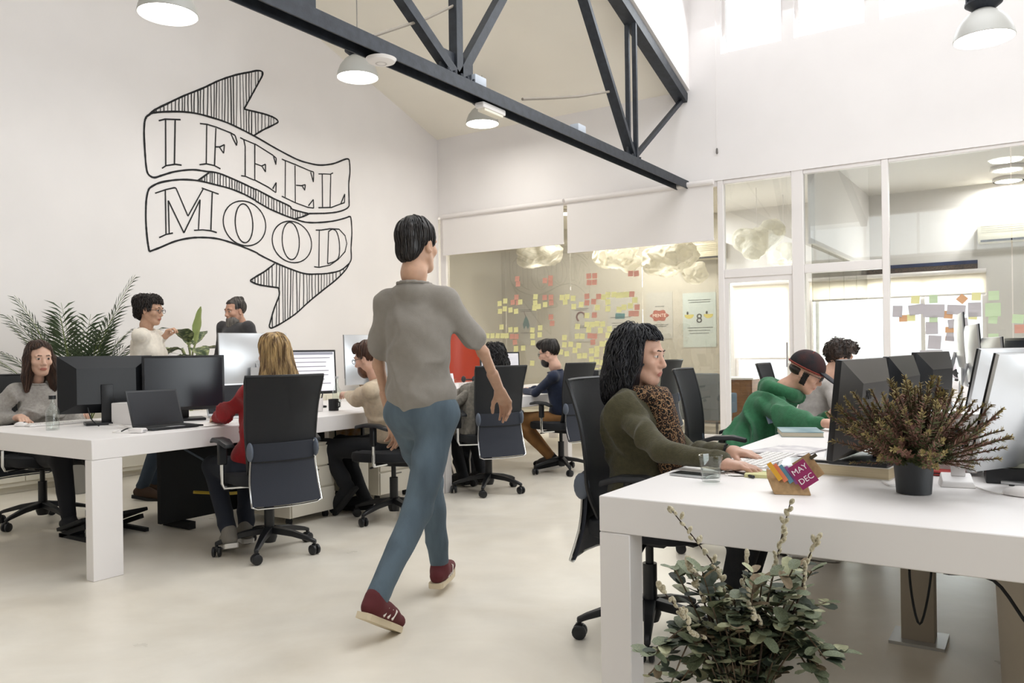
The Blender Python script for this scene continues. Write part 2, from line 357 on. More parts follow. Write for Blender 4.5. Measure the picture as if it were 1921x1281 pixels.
# roller blinds in front of the partition head
M_blind = mat('white_blind_fabric', 'e7e2df', .85)
bx = hx(1064, 2.8)
roller('roller_blind', P0[1]-.02, bx-.02, YB-.06, at_y(950, 468, YB-.06).z, Z_PART-.02, 'white roller blind at the corner end of the glass partition', M_blind)
roller('roller_blind', bx+.02, P1[0]-.02, YB-.06, at_y(1200, 460, YB-.06).z-.02, Z_PART-.02, 'longer white roller blind next to the glass door', M_blind)
# partition wall crossing the far room (seen through the right door light)
xg = at_y(1600, 500, Y_FAR-.2).x
mb = MB(); mb.box2((P2[1]+.02, YP+.1, 2.45), (P2[1]+.1, Y_FAR, 3.6)); struct(mb.build('wall_inner', M_room2))
gp2 = struct(thing('wall_inner_glass', None, None, (P2[1]+.06, YP+.1, 0)))
for i in range(4):
    L_ = (Y_FAR-YP-.1)/4; MB().box2((-.006, i*L_+.01, .05), (.006, (i+1)*L_-.01, 2.44)).build('pane', M_glass, gp2)
# skirting on the mural wall
struct(MB().box2((XL, YF, 0), (XL+.02, YB, .09)).build('baseboard_left', M_frame))
# ---- truss
def tp(px, py, X=XT): return at_x(px, py, X)
ZT = 3.36
tr = thing('roof_truss', 'black steel roof truss crossing the hall with angled struts', 'truss', (XT, YB, ZT))
O = Vector((XT, YB, ZT))
def mem(name, pts, w, h, par=None, off=0.):
    mb = MB()
    for a, b in pts: mb.bar(Vector(a)-O+Vector((off, 0, 0)), Vector(b)-O+Vector((off, 0, 0)), w, h)
    return mb.build(name, M_steel, par or tr)
tie = mem('tie_beam', [((XT, YB, ZT), (XT, YF+.1, ZT))], .15, .02)
for s in (-1, 1): mem('flange', [((XT+s*.07, YB, ZT-.05), (XT+s*.07, YF+.1, ZT-.05))], .012, .09, tie)
def top(y): return Vector((XT, y, roofz(y)-.1))
mem('top_chord', [(top(YB), top(Y_RIDGE))], .15, .12)
mem('top_chord', [(top(Y_RIDGE), top(YF+.1))], .15, .12)
n1 = tp(1186, 276).y; n2 = tp(856, 128).y
y_up = tp(1176, 10).y
for s in (-.045, .045): mem('vertical_post', [((XT, n1, ZT), (XT, n1, roofz(n1)-.1))], .035, .05, off=s)
mem('end_strut', [((XT, n1, ZT), (XT, YB-.02, Z_EAVE-.12))], .05, .05)
p_ = tp(1095, 0); dy = (p_.y-n1)/(p_.z-ZT); yy = n1+dy*2.0
mem('diagonal', [((XT, n1, ZT), (XT, yy, ZT+2.0))], .11, .05)
for px in (755, 938):
    p_ = tp(px, 0); dy = (p_.y-n2)/(p_.z-ZT); L_ = 2.4; mem('diagonal', [((XT, n2, ZT), (XT, n2+dy*L_, ZT+L_))], .08, .08)
mem('vertical_post', [((XT, n2, ZT), (XT, n2, roofz(n2)-.1))], .08, .08)
for y, w_ in ((n2, .42), (n1, .26)):
    MB().box2((-.012, y-YB-w_/2, 0), (.012, y-YB+w_/2, .2)).build('gusset_plate', M_steel, tr)
    for k in range(5): MB().lathe([(0, .03), (.013, .03), (.013, .0)], 6, (.05, y-YB-w_/2+w_*(k+.5)/5, .01)).build('bolt', M_steel, tr)
n3 = tp(545, 12).y
MB().box2((-.012, n3-YB-.2, 0), (.012, n3-YB+.2, .2)).build('gusset_plate', M_steel, tr)
mem('vertical_post', [((XT, n3, ZT), (XT, n3, roofz(n3)-.1))], .1, .1)
MB().tube([tp(700, 68)-O, tp(760, 48)-O, tp(800, 35)-O, tp(852, 10)-O], .012, 6).build('conduit', mat('grey_conduit', '8d8478', .6), tr, smooth=True)
MB().tube([tp(980, 186)-O, tp(1040, 184)-O, tp(1085, 181)-O, tp(1142, 172)-O], .014, 6).build('conduit', MATS['grey_conduit'], tr, smooth=True)
# things fixed to the truss
M_junc = mat('pale_grey_box', 'b9c0ca', .5)
for px, py, lab in ((893, 146, 'small grey junction box on the truss beam above the emergency light'), (1084, 230, 'small grey junction box on the truss beam near the end posts')):
    p = tp(px, py); t = thing('junction_box', lab, 'junction box', (XT, p.y, ZT+.012))
    MB().box((0, 0, .045), (.1, .16, .08)).build('box_body', M_junc, t, bevel=.008); MB().box((-.03, -.09, .03), (.03, .03, .03)).build('cable_gland', M_black, t)
p = tp(711, 102); t = thing('access_point', 'round white disc access point under the truss beam', 'access point', (XT+.02, p.y, ZT-.105))
MB().lathe([(0, -.034), (.055, -.032), (.095, -.02), (.108, 0), (.08, .012), (0, .012)], 32).build('disc_body', M_white, t, smooth=True)
MB().lathe([(.030, -.0335), (.036, -.035), (.042, -.033)], 24).build('ring_mark', mat('pale_ring', 'cfcac8', .5), t)
p = tp(920, 182); t = thing('emergency_light', 'white oblong emergency light box under the truss beam', 'light fitting', (XT, p.y, ZT-.095))
MB().box((0, 0, -.025), (.09, .34, .05)).build('housing', M_white, t, bevel=.015); MB().box((0, 0, -.06), (.075, .28, .025)).build('lens_cover', mat('milky_cover', 'ece6d6', .3), t, bevel=.01)
# clerestory pull cord
p = at_y(1345, 284, YB-.03)
t = thing('pull_cord', 'thin white pull cord with dark toggle hanging on the bright wall', 'cord', p)
MB().tube([(0, 0, 2.2), (0, 0, .03)], .003, 5).build('cord', M_frame, t); MB().lathe([(0, .05), (.012, .03), (.014, -.02), (0, -.04)], 8).build('toggle', mat('grey_toggle', '6a6662', .6), t)
# ------------------------------------------------------------------ desks
ZD, AP = .75, .108
def desk(x0, x1, y0, y1, label, legs, lw=(.10, .09), group='white bench desks'):
    t = thing('bench_desk', label, 'desk', ((x0+x1)/2, (y0+y1)/2, 0), group=group); ox, oy = (x0+x1)/2, (y0+y1)/2
    MB().box2((x0-ox, y0-oy, ZD-AP), (x1-ox, y1-oy, ZD)).build('tabletop', M_white, t, bevel=.003, segs=1)
    for sx, sy, lx, ly in legs:
        a = x0 if sx < 0 else x1; b = y0 if sy < 0 else y1
        MB().box2((a-ox, b-oy, 0), (a-sx*lx-ox, b-sy*ly-oy, ZD-AP-.001)).build('leg', M_white, t, bevel=.003, segs=1)
    return t
DXA0, DXA1 = -5.64, -4.19
RX0, RX1 = -1.12, 1.30  # right desks widened out of view to shade the floor beneath
L4 = lambda a, b: [(-1, -1, a, b), (1, -1, a, b), (-1, 1, a, b), (1, 1, a, b)]
desk(DXA0, DXA1, 2.34, 5.345, 'long white bench desk of the woman in grey and the woman in red', [(1, -1, .068, .17), (-1, -1, .068, .17), (1, 1, .1, .09), (-1, 1, .1, .09)])
desk(DXA0, DXA1, 5.355, 7.55, 'white bench desk of the man in navy, next in line', L4(.1, .09))
desk(DXA0, DXA1, 7.97, 9.6, 'far white bench desk standing close to the sticky note glass', L4(.1, .09))
_d1 = desk(RX0, RX1, 2.18, 5.2, 'large white bench desk in the foreground carrying the heather pot', [(-1, -1, .10, .09), (1, -1, .1, .09), (-1, 1, .1, .09), (1, 1, .1, .09)])
_d2 = desk(RX0, RX1, 5.21, 8.2, 'white bench desk behind the foreground desk, under the monitors', L4(.1, .09))
for _d, _l in ((_d1, 3.02), (_d2, 2.99)): MB().box2(((RX1-RX0)/2-.13, -_l/2+.1, .03), ((RX1-RX0)/2-.11, _l/2-.1, ZD-AP-.001)).build('light_block_panel', M_white, _d)  # unseen panel added to block side light under the right desks
# ------------------------------------------------------------------ office chairs
M_mesh = mat('black_mesh_fabric', '14161a', .7, bump=.4, bscale=400, alpha=.93)
M_fab = mat('charcoal_seat_fabric', '16181d', .85, bump=.3, bscale=300)
M_pad = mat('blue_charcoal_pad', '2a2e38', .8, bump=.3, bscale=300)
M_knob = mat('grey_blue_plastic', '59616e', .45)
def panel(mb, prof, nx=9, curve=.05, thick=.012, mi=0):
    """prof: list of (y, z, halfwidth); a curved shell with thickness"""
    k = len(prof); vs = []
    for off in (0, -thick):
        for y, z, hw in prof:
            for i in range(nx):
                u = -1+2*i/(nx-1); vs.append((u*hw, y+off+curve*u*u, z))
    n = k*nx; fs = []
    for r in range(k-1):
        for i in range(nx-1):
            a = r*nx+i; fs.append((a+1, a, a+nx, a+nx+1)); fs.append((n+a, n+a+1, n+a+nx+1, n+a+nx))
    for r in range(k-1):
        for i in (0, nx-1):
            a = r*nx+i; f = (a, n+a, n+a+nx, a+nx); fs.append(f if i == nx-1 else f[::-1])
    for i in range(nx-1):
        fs.append((i, i+1, n+i+1, n+i)); a = (k-1)*nx+i; fs.append((a+1, a, n+a, n+a+1))
    return mb.add(vs, fs, mi)
def lerp_prof(pts, n):
    out = []
    sp = spline([Vector(p) for p in pts], n)
    return [tuple(p) for p in sp]
def make_chair():
    t = thing('office_chair', 'x', 'chair')
    R = .30
    mb = MB(); mb.lathe([(0, .06), (.035, .06), (.045, .09), (.042, .14), (.03, .15), (0, .15)], 14)
    b = mb.build('chair_base', M_black, t, smooth=True)
    for k in range(5):
        a = 2*PI*k/5+.3; c, s = math.cos(a), math.sin(a); rot = Matrix.Rotation(a, 3, 'Z')
        m2 = MB(); pr = [(.03, .135, .026, .02), (.16, .118, .02, .017), (.27, .09, .014, .013), (.31, .075, .012, .011)]
        vs = []
        for r, z, hw, hh in pr:
            for sy, sz in ((-1, -1), (1, -1), (1, 1), (-1, 1)): vs.append(rot @ Vector((r, sy*hw, z+sz*hh)))
        fs = [(0, 3, 2, 1), (12, 13, 14, 15)]
        for i in range(3):
            for j in range(4): fs.append((i*4+j, i*4+(j+1) % 4, i*4+4+(j+1) % 4, i*4+4+j))
        m2.add(vs, fs).build('spoke', M_black, b, bevel=.004, segs=1)
        m3 = MB(); rr = Matrix.Rotation(PI/2, 3, 'X')
        q = Vector((R*c, R*s, 0)); w = Matrix.Rotation(a+.7*k, 3, 'Z')
        for s2 in (-1, 1):
            m3.lathe([(0, -.011), (.022, -.011), (.03, -.006), (.03, .006), (.022, .011), (0, .011)], 16, q+w @ Vector((0, s2*.016, .03)), rot=w @ rr)
        m3.tube([q+Vector((0, 0, .03)), q+Vector((0, 0, .075))], .009, 8)
        m3.box(q+Vector((0, 0, .048)), (.03, .016, .03), w)
        m3.build('caster', M_black, b, smooth=True)
    MB().tube([(0, 0, .10), (0, 0, .30)], .03, 14).tube([(0, 0, .29), (0, 0, .42)], .017, 12).build('gas_column', M_black, t, smooth=True)
    MB().box((0, -.03, .415), (.2, .26, .05)).bar((.1, .02, .41), (.26, .05, .40), .02, .012).bar((-.1, .02, .41), (-.25, .06, .395), .02, .012).build('mechanism', M_black, t, bevel=.006, segs=1)
    mb = MB(); n = 12; m = 12; vs = []; fs = []
    for k, (zz, sc) in enumerate(((.43, .9), (.44, .98), (.47, 1.), (.495, .97), (.505, .85))):
        for j in range(28):
            a = 2*PI*j/28; ca, sa = math.cos(a), math.sin(a); e = .55
            vs.append((math.copysign(abs(ca)**e, ca)*.25*sc, math.copysign(abs(sa)**e, sa)*.245*sc+.02, zz-(.012 if sa > .8 else 0)))
    for k in range(4):
        for j in range(28): fs.append((k*28+j, k*28+(j+1) % 28, k*28+28+(j+1) % 28, k*28+28+j))
    fs += [tuple(range(28))[::-1], tuple(112+j for j in range(28))]
    mb.add(vs, fs).build('seat', M_fab, t, smooth=True)
    prof = lerp_prof([(-.185, .50, .185), (-.225, .62, .205), (-.23, .75, .215), (-.25, .90, .222), (-.295, 1.065, .238)], 4)
    bk = panel(MB(), prof, curve=.045).build('backrest', M_mesh, t, smooth=True)
    rim = [Vector((-hw, y+.045-.006, z)) for y, z, hw in prof]+[Vector((u*prof[-1][2], prof[-1][0]+.045*u*u-.006, prof[-1][1])) for u in (-.6, -.2, .2, .6)]+[Vector((hw, y+.045-.006, z)) for y, z, hw in prof[::-1]]
    MB().tube(rim, .009, 6).build('back_rim', M_black, bk, smooth=True)
    lp = lerp_prof([(-.285, .33, .205), (-.245, .46, .2), (-.235, .58, .19), (-.24, .68, .185)], 4)
    lb = panel(MB(), lp, curve=.04, thick=.025).build('lumbar_panel', M_pad, t, smooth=True)
    sm = [p for p in lp]
    panel(MB(), [(-.2605, .572, .191), (-.2605, .58, .191)], curve=.04, thick=.004).build('seam', M_blackm, lb)
    wire = [Vector((-hw-.006, y+.04-.02, z)) for y, z, hw in lp[::-1]]+[Vector((u*.2, -.30+.04*u*u, .318)) for u in (-.9, -.5, 0, .5, .9)]+[Vector((hw+.006, y+.04-.02, z)) for y, z, hw in lp]
    MB().tube(wire, .0065, 6).build('wire_frame', M_chrome, t, smooth=True)
    for s in (-1, 1):
        MB().ball((s*.2, -.215, .635), (.018, .035, .055), 14).build('lumbar_knob', M_knob, t, smooth=True)
        arm = MB()
        pts = [(s*.27, -.10, .665), (s*.272, -.02, .69), (s*.275, .08, .695), (s*.27, .15, .68)]
        vs = []; fs = []
        for i, (x, y, z) in enumerate(pts):
            hw = (.03, .042, .045, .03)[i]
            vs += [(x-hw, y, z-.012), (x+hw, y, z-.012), (x+hw*.8, y, z+.012), (x-hw*.8, y, z+.012)]
        for i in range(3):
            for j in range(4): fs.append((i*4+j, i*4+(j+1) % 4, i*4+4+(j+1) % 4, i*4+4+j))
        fs += [(3, 2, 1, 0), (12, 13, 14, 15)]
        ar = arm.add(vs, fs).build('armrest', M_black, t, bevel=.008, segs=2)
        MB().bar((s*.272, .02, .55), (s*.272, .02, .685), .035, .05).build('arm_sleeve', M_black, ar, bevel=.006, segs=1)
        MB().tube([(s*.272, .02, .56), (s*.272, .02, .44), (s*.262, .02, .415), (s*.1, .0, .41)], .013, 8).build('arm_post', M_chrome, ar, smooth=True)
    return t
chair0 = make_chair(); _used = []
def chair(x, y, facing, label, z=0):
    """facing: world angle of the sitter's forward direction, degrees from +X"""
    o = chair0 if not _used else copy_tree(chair0)
    _used.append(1); o.location = (x, y, z); o.rotation_euler = (0, 0, math.radians(facing-90)); o['label'] = label; o['group'] = 'black mesh office chairs'
    return o
chair(-3.90, 3.26, 163, 'black mesh office chair of the blonde woman in red')
chair(-3.88, 4.36, 196, 'black mesh office chair of the man in cream, partly behind the walker')
chair(-3.93, 5.62, 152, 'black mesh office chair with the curly haired sitter in grey coat')
chair(-3.93, 6.86, 172, 'black mesh office chair of the bearded man in navy')
chair(-6.02, 3.0, 0, 'black mesh office chair of the woman in grey sweater')
chair(-1.37, 3.12, 4, 'black mesh office chair of the woman with leopard scarf')
chair(-1.54, 4.66, 8, 'black mesh office chair of the man in green hoodie')
chair(-3.7, 8.6, 178, 'empty black mesh office chair at the far desk')
chair(-1.5, 6.2, 5, 'black mesh office chair of the curly haired man in grey')
# ------------------------------------------------------------------ pendant lamps
M_lampo = mat('pale_grey_reflector', 'b4b3ae', .4)
M_lampi = mat('lit_lens', 'fffdf6', .5, emit=9.)
M_sink = mat('dark_heat_sink', '252a33', .5, .3)
def lamp(px, py, X_or_Z, wpx, label, R=.22, zc=None):
    s = wpx/(2*R); Z = F_PX/s; d = ray(px, py); p = Vector(d)*Z+Vector((0, 0, EYE))
    t = thing('pendant_lamp', label, 'lamp', p, group='high bay pendant lamps')
    MB().lathe([(R, 0), (R*1.02, .004), (R*.98, .05), (R*.86, .12), (R*.62, .19), (R*.34, .235), (R*.3, .235)], 40).build('reflector', M_lampo, t, smooth=True)
    MB().lathe([(0, .012), (R*.5, .008), (R*.97, .012), (R*.97, .02), (0, .02)], 40).build('lens', M_lampi, t, smooth=True)
    h = MB().lathe([(R*.3, .235), (R*.36, .24), (R*.62, .285), (R*.62, .30), (R*.5, .315), (R*.46, .38), (R*.2, .39), (0, .39)], 28).build('heat_sink', M_sink, t)
    for k in range(16):
        a = 2*PI*k/16; MB().bar((R*.4*math.cos(a), R*.4*math.sin(a), .36), (R*.58*math.cos(a), R*.58*math.sin(a), .36), .008, .1).build('fin', M_sink, h)
    top_z = (roofz(p.y) if p.x < XT else Z_HIGH)-p.z
    MB().tube([(0, 0, .38), (0, 0, top_z)], .006, 5).build('cable', mat('grey_cable', '9a9690', .6), t)
    l = bpy.data.lights.new('lamp_light', 'AREA'); l.shape = 'DISK'; l.size = R*1.7; l.energy = 15; l.color = (1, .97, .9)
    lo = bpy.data.objects.new('lamp_light', l); C.objects.link(lo); lo.parent = t; lo.location = (0, 0, -.01)
lamp(315, 28, 0, 106, 'large hanging lamp cut off by the top left edge')
lamp(671, 146, 0, 76, 'hanging lamp beside the round white disc')
lamp(905, 233, 0, 61, 'hanging lamp below the emergency light, nearest the far corner')
lamp(1846, 74, 0, 102, 'hanging lamp at the top right in front of the bright wall')
# ------------------------------------------------------------------ low cabinets along the mural wall
M_cab = mat('ivory_cabinet', 'e2dccd', .5)
for i, (y0, y1) in enumerate(((.6, 1.8), (1.8, 3.0), (3.0, 4.2), (4.2, 5.4), (5.4, 6.6), (6.6, 7.8), (7.8, 9.0))):
    t = thing('low_cabinet', ['', 'low white cabinet at the left picture edge behind the woman in grey', 'low white cabinet behind the office chair at left', 'low white cabinet behind the standing woman in white', 'low white cabinet behind the bearded man', 'low white cabinet hidden behind the man in cream', 'low white cabinet carrying the wooden sculpture'][i] if i else 'low white cabinet out at the near end of the mural wall', 'cabinet', (XL+.22, (y0+y1)/2, 0), group='low cabinets along the mural wall')
    w_ = y1-y0-.006
    MB().box((0, 0, .37), (.40, w_, .62)).box((-.02, 0, .03), (.34, w_-.02, .06)).build('cabinet_body', M_cab, t, bevel=.003, segs=1)
    for s in (-1, 1):
        dr = MB().box((.209, s*w_/4, .38), (.016, w_/2-.006, .56)).build('cabinet_door', M_cab, t, bevel=.002, segs=1)
        MB().box((.219, s*.03, .42), (.006, .008, .12)).build('handle', mat('dark_slot', '6b675f', .6), dr)

# ------------------------------------------------------------------ round ceiling lights of the rooms behind the glass
CL = [(at_z(1890, 318, 3.555), 'first round ceiling light at the right picture edge'), (at_z(1896, 360, 3.555), 'second round ceiling light at the right picture edge'), (at_z(1903, 397, 3.555), 'third round ceiling light at the right picture edge')]
CL += [(Vector((x, y, 3.555)), l) for x, y, l in ((-5.2, 11.4, 'added unseen ceiling light over the front of the grey meeting room'), (-6.8, 12.2, 'added unseen ceiling light in the middle of the grey meeting room'), (-5.6, 13.2, 'added unseen ceiling light near the posters'))]  # meeting room lights added out of sight to brighten the grey room
for p, lab in CL:
    if p.y > Y_FAR-.3: p.y = Y_FAR-.3
    t = thing('ceiling_light', lab, 'light', p, group='round ceiling lights behind the glass')
    MB().lathe([(.2, .045), (.21, .0), (.2, -.01), (.17, -.01)], 28).build('rim', M_frame, t, smooth=True); MB().lathe([(0, -.006), (.17, -.006), (.17, .0), (0, .0)], 28).build('lens', M_lampi, t)
    l = bpy.data.lights.new('ceiling_lamp', 'AREA'); l.shape = 'DISK'; l.size = .3; l.energy = 85 if p.x < -4 else 18; lo = bpy.data.objects.new('ceiling_lamp', l); C.objects.link(lo); lo.parent = t; lo.location = (0, 0, -.02)
# ------------------------------------------------------------------ implicit surface modelling for people and soft things
def V(*a): return np.array(a, float)
def rotm(rx=0, ry=0, rz=0):
    return np.array(Euler((math.radians(rx), math.radians(ry), math.radians(rz))).to_matrix())
def cone(a, b, ra, rb=None, k=.03, op=0): return ('c', np.array(a, float), np.array(b, float), ra, ra if rb is None else rb, k, op)
def ell(c, r, k=.03, R=None, op=0): return ('e', np.array(c, float), np.array(r, float), R, None, k, op)
def xf(prims, R, t):
    out = []
    for p in prims:
        if p[0] == 'c': out.append(('c', R@p[1]+t, R@p[2]+t)+p[3:])
        else: out.append(('e', R@p[1]+t, p[2], (R if p[3] is None else R@p[3]))+p[4:])
    return out
def bounds(p):
    if p[0] == 'c':
        lo = np.minimum(p[1]-p[3], p[2]-p[4]); hi = np.maximum(p[1]+p[3], p[2]+p[4])
    else:
        m = p[2].max() if p[3] is not None else p[2]; lo = p[1]-m; hi = p[1]+m
    return lo, hi
def sdf_mesh(prims, vox, disp=None, cut=None):
    adds = [p for p in prims if p[6] == 0]
    lo = np.min([bounds(p)[0] for p in adds], 0)-vox*3-.012; hi = np.max([bounds(p)[1] for p in adds], 0)+vox*3+.012
    nn = np.ceil((hi-lo)/vox).astype(int)+1
    ax = [lo[i]+vox*np.arange(nn[i]) for i in range(3)]
    Fd = np.full(tuple(nn), .2, np.float32)
    for p in prims:
        l, h = bounds(p); k = p[5]; m = k+vox*3
        i0 = np.maximum(np.floor((l-m-lo)/vox).astype(int), 0); i1 = np.minimum(np.ceil((h+m-lo)/vox).astype(int)+1, nn)
        if (i1 <= i0).any(): continue
        X = (ax[0][i0[0]:i1[0], None, None]).astype(np.float32); Y = (ax[1][None, i0[1]:i1[1], None]).astype(np.float32); Z = (ax[2][None, None, i0[2]:i1[2]]).astype(np.float32)
        if p[0] == 'c':
            a, b, ra, rb = p[1:5]; d = b-a; L2 = max(d@d, 1e-9)
            t = ((X-a[0])*d[0]+(Y-a[1])*d[1]+(Z-a[2])*d[2])/L2; t = np.clip(t, 0, 1)
            D = np.sqrt((X-a[0]-t*d[0])**2+(Y-a[1]-t*d[1])**2+(Z-a[2]-t*d[2])**2)-(ra+(rb-ra)*t)
        else:
            c, r, R = p[1:4]; x, y, z = X-c[0], Y-c[1], Z-c[2]
            if R is not None:
                x, y, z = R[0, 0]*x+R[1, 0]*y+R[2, 0]*z, R[0, 1]*x+R[1, 1]*y+R[2, 1]*z, R[0, 2]*x+R[1, 2]*y+R[2, 2]*z
            k0 = np.sqrt((x/r[0])**2+(y/r[1])**2+(z/r[2])**2); k1 = np.sqrt((x/r[0]**2)**2+(y/r[1]**2)**2+(z/r[2]**2)**2)
            D = k0*(k0-1)/np.maximum(k1, 1e-6)
            D = np.where(k0 < 1e-4, -float(min(r)), D)
        sl = tuple(slice(i0[i], i1[i]) for i in range(3)); G = Fd[sl]
        if p[6] == 0:
            h_ = np.clip(.5+.5*(G-D)/k, 0, 1); Fd[sl] = G+(D-G)*h_-k*h_*(1-h_)
        else:
            h_ = np.clip(.5-.5*(G+D)/k, 0, 1); Fd[sl] = G+(-D-G)*h_+k*h_*(1-h_)
    if disp is not None:
        msk = np.abs(Fd) < .05; I = np.argwhere(msk); P = lo+I*vox
        Fd[msk] += disp(P).astype(np.float32)
    if cut is not None:
        msk = Fd < .04; I = np.argwhere(msk); P = lo+I*vox
        Fd[msk] = np.maximum(Fd[msk], cut(P).astype(np.float32))
    Fd[0], Fd[-1], Fd[:, 0], Fd[:, -1], Fd[:, :, 0], Fd[:, :, -1] = [.1]*6
    return nets(Fd, lo, vox)
def nets(Fd, lo, vox):
    ins = Fd < 0; nx, ny, nz = Fd.shape
    cnt = np.zeros((nx-1, ny-1, nz-1), np.int8)
    for a in (0, 1):
        for b in (0, 1):
            for c in (0, 1): cnt += ins[a:nx-1+a, b:ny-1+b, c:nz-1+c]
    act = (cnt > 0) & (cnt < 8); I = np.argwhere(act)
    if len(I) == 0: return np.zeros((0, 3)), np.zeros((0, 4), int)
    idx = np.full(act.shape, -1, np.int64); idx[act] = np.arange(len(I))
    acc = np.zeros((len(I), 3)); w = np.zeros(len(I))
    cor = [(a, b, c) for a in (0, 1) for b in (0, 1) for c in (0, 1)]
    for i in range(8):
        for j in range(i+1, 8):
            A, B = np.array(cor[i]), np.array(cor[j])
            if abs(A-B).sum() != 1: continue
            fa = Fd[tuple((I+A).T)]; fb = Fd[tuple((I+B).T)]; m = (fa < 0) != (fb < 0)
            t = np.where(m, fa/np.where(m, fa-fb, 1), 0)
            acc += np.where(m[:, None], A+t[:, None]*(B-A), 0); w += m
    P = lo+(I+acc/w[:, None])*vox
    quads = []
    for ax in range(3):
        s0 = [slice(None)]*3; s1 = [slice(None)]*3; s0[ax] = slice(0, -1); s1[ax] = slice(1, None)
        A, B = ins[tuple(s0)], ins[tuple(s1)]; E = np.argwhere(A != B); fl = A[tuple(E.T)]
        o1, o2 = [(1, 2), (2, 0), (0, 1)][ax]; e1 = np.zeros(3, int); e1[o1] = 1; e2 = np.zeros(3, int); e2[o2] = 1
        ok = (E[:, o1] > 0) & (E[:, o2] > 0) & (E[:, o1] < act.shape[o1]) & (E[:, o2] < act.shape[o2]); E, fl = E[ok], fl[ok]
        q = np.stack([idx[tuple((E-e1-e2).T)], idx[tuple((E-e2).T)], idx[tuple(E.T)], idx[tuple((E-e1).T)]], 1)
        q[~fl] = q[~fl][:, ::-1]; quads.append(q[(q >= 0).all(1)])
    return P, np.concatenate(quads)
def np_mesh(name, P, Q, midx=None):
    me = bpy.data.meshes.new(name); me.vertices.add(len(P)); me.vertices.foreach_set('co', np.ascontiguousarray(P, np.float32).ravel())
    me.loops.add(len(Q)*4); me.loops.foreach_set('vertex_index', np.ascontiguousarray(Q, np.int32).ravel())
    me.polygons.add(len(Q)); me.polygons.foreach_set('loop_start', np.arange(0, len(Q)*4, 4, dtype=np.int32))
    me.polygons.foreach_set('use_smooth', np.ones(len(Q), bool))
    if midx is not None: me.polygons.foreach_set('material_index', np.ascontiguousarray(midx, np.int32))
    me.update(calc_edges=True); me.validate()
    return me
def relax(P, Q, n=1, f=.5):
    for _ in range(n):
        S = np.zeros_like(P); c = np.zeros(len(P))
        for a, b in ((0, 1), (1, 2), (2, 3), (3, 0)):
            np.add.at(S, Q[:, a], P[Q[:, b]]); np.add.at(S, Q[:, b], P[Q[:, a]]); np.add.at(c, Q[:, a], 1); np.add.at(c, Q[:, b], 1)
        P = P+(S/np.maximum(c, 1)[:, None]-P)*f
    return P
def noise_fn(seed, freq, n=7, aniso=(1, 1, 1)):
    r = np.random.RandomState(seed); K = r.normal(size=(n, 3)); K /= np.linalg.norm(K, axis=1)[:, None]
    K = K*np.array(aniso)*freq*(.6+.9*r.rand(n, 1)); ph = r.rand(n)*6.28; W = r.normal(size=(n, 3)); 
    def f(P):
        q = P+.25/freq*np.sin(P@(W.T[:, :3])*freq*.7+ph[:3])
        return np.sin(q@K.T+ph).sum(1)/n
    return f
def folds(seed, amp=.006, freq=22, aniso=(1, 1, 1)):
    f = noise_fn(seed, freq, 5, aniso); h = noise_fn(seed+20, freq*.45, 4); g = noise_fn(seed+50, freq*2.3, 6)
    return lambda P: -amp*(2.0*np.clip(1-np.abs(f(P))*3.4, 0, 1)*np.clip(.45+1.2*h(P), 0, 1)-.4)-amp*.3*g(P)
# ------------------------------------------------------------------ people
def unit(v): v = np.array(v, float); return v/max(np.linalg.norm(v), 1e-9)
def ik(S, W, l1, l2, pole):
    S, W = np.array(S, float), np.array(W, float); d = W-S; D = np.linalg.norm(d); mx = (l1+l2)*.985
    if D > mx: W = S+d/D*mx; d = W-S; D = mx
    D = max(D, abs(l1-l2)+.01); u = unit(d); a = (l1*l1-l2*l2+D*D)/(2*D); h = math.sqrt(max(l1*l1-a*a, 0))
    p = np.array(pole, float); p = unit(p-u*(p@u)); return S+u*a+p*h, W
def head_prims(fem=0., beard=0):
    j = 1-.08*fem
    P = [ell((0, -.014, .036), (.074, .094, .082), .02), ell((0, .022, -.03), (.060*j, .062, .082), .04),
         ell((0, .058, -.094), (.026*j, .024, .022), .03)]
    for s in (-1, 1):
        P += [cone((s*.052*j, .0, -.05), (s*.022, .055, -.096), .018, .016, .03), ell((s*.042, .056, -.022), (.022, .022, .018), .025),
              ell((s*.03, .074, .026), (.026, .012, .009), .016), ell((s*.076, -.006, -.008), (.010, .019, .031), .008, rotm(0, 0, s*-18)),
              ell((s*.012, .090, -.034), (.0085, .010, .0075), .008)]
    P += [cone((0, .081, .014), (0, .103, -.028), .0085, .0115, .012), ell((0, .080, -.058), (.026, .014, .014), .018)]
    P += [ell((s*.031, .096, .006), (.016, .014, .010), .012, None, 1) for s in (-1, 1)]
    P += [ell((s*.082, -.002, -.006), (.004, .010, .018), .006, None, 1) for s in (-1, 1)]
    P += [ell((s*.031, .0745, .006), (.0135, .0125, .0125), .004) for s in (-1, 1)]
    P += [ell((0, .0855, -.061), (.021, .008, .005), .007), ell((0, .0845, -.071), (.018, .008, .0055), .007), cone((-.02, .096, -.0662), (.02, .096, -.0662), .0022, .0022, .004, 1)]
    return P
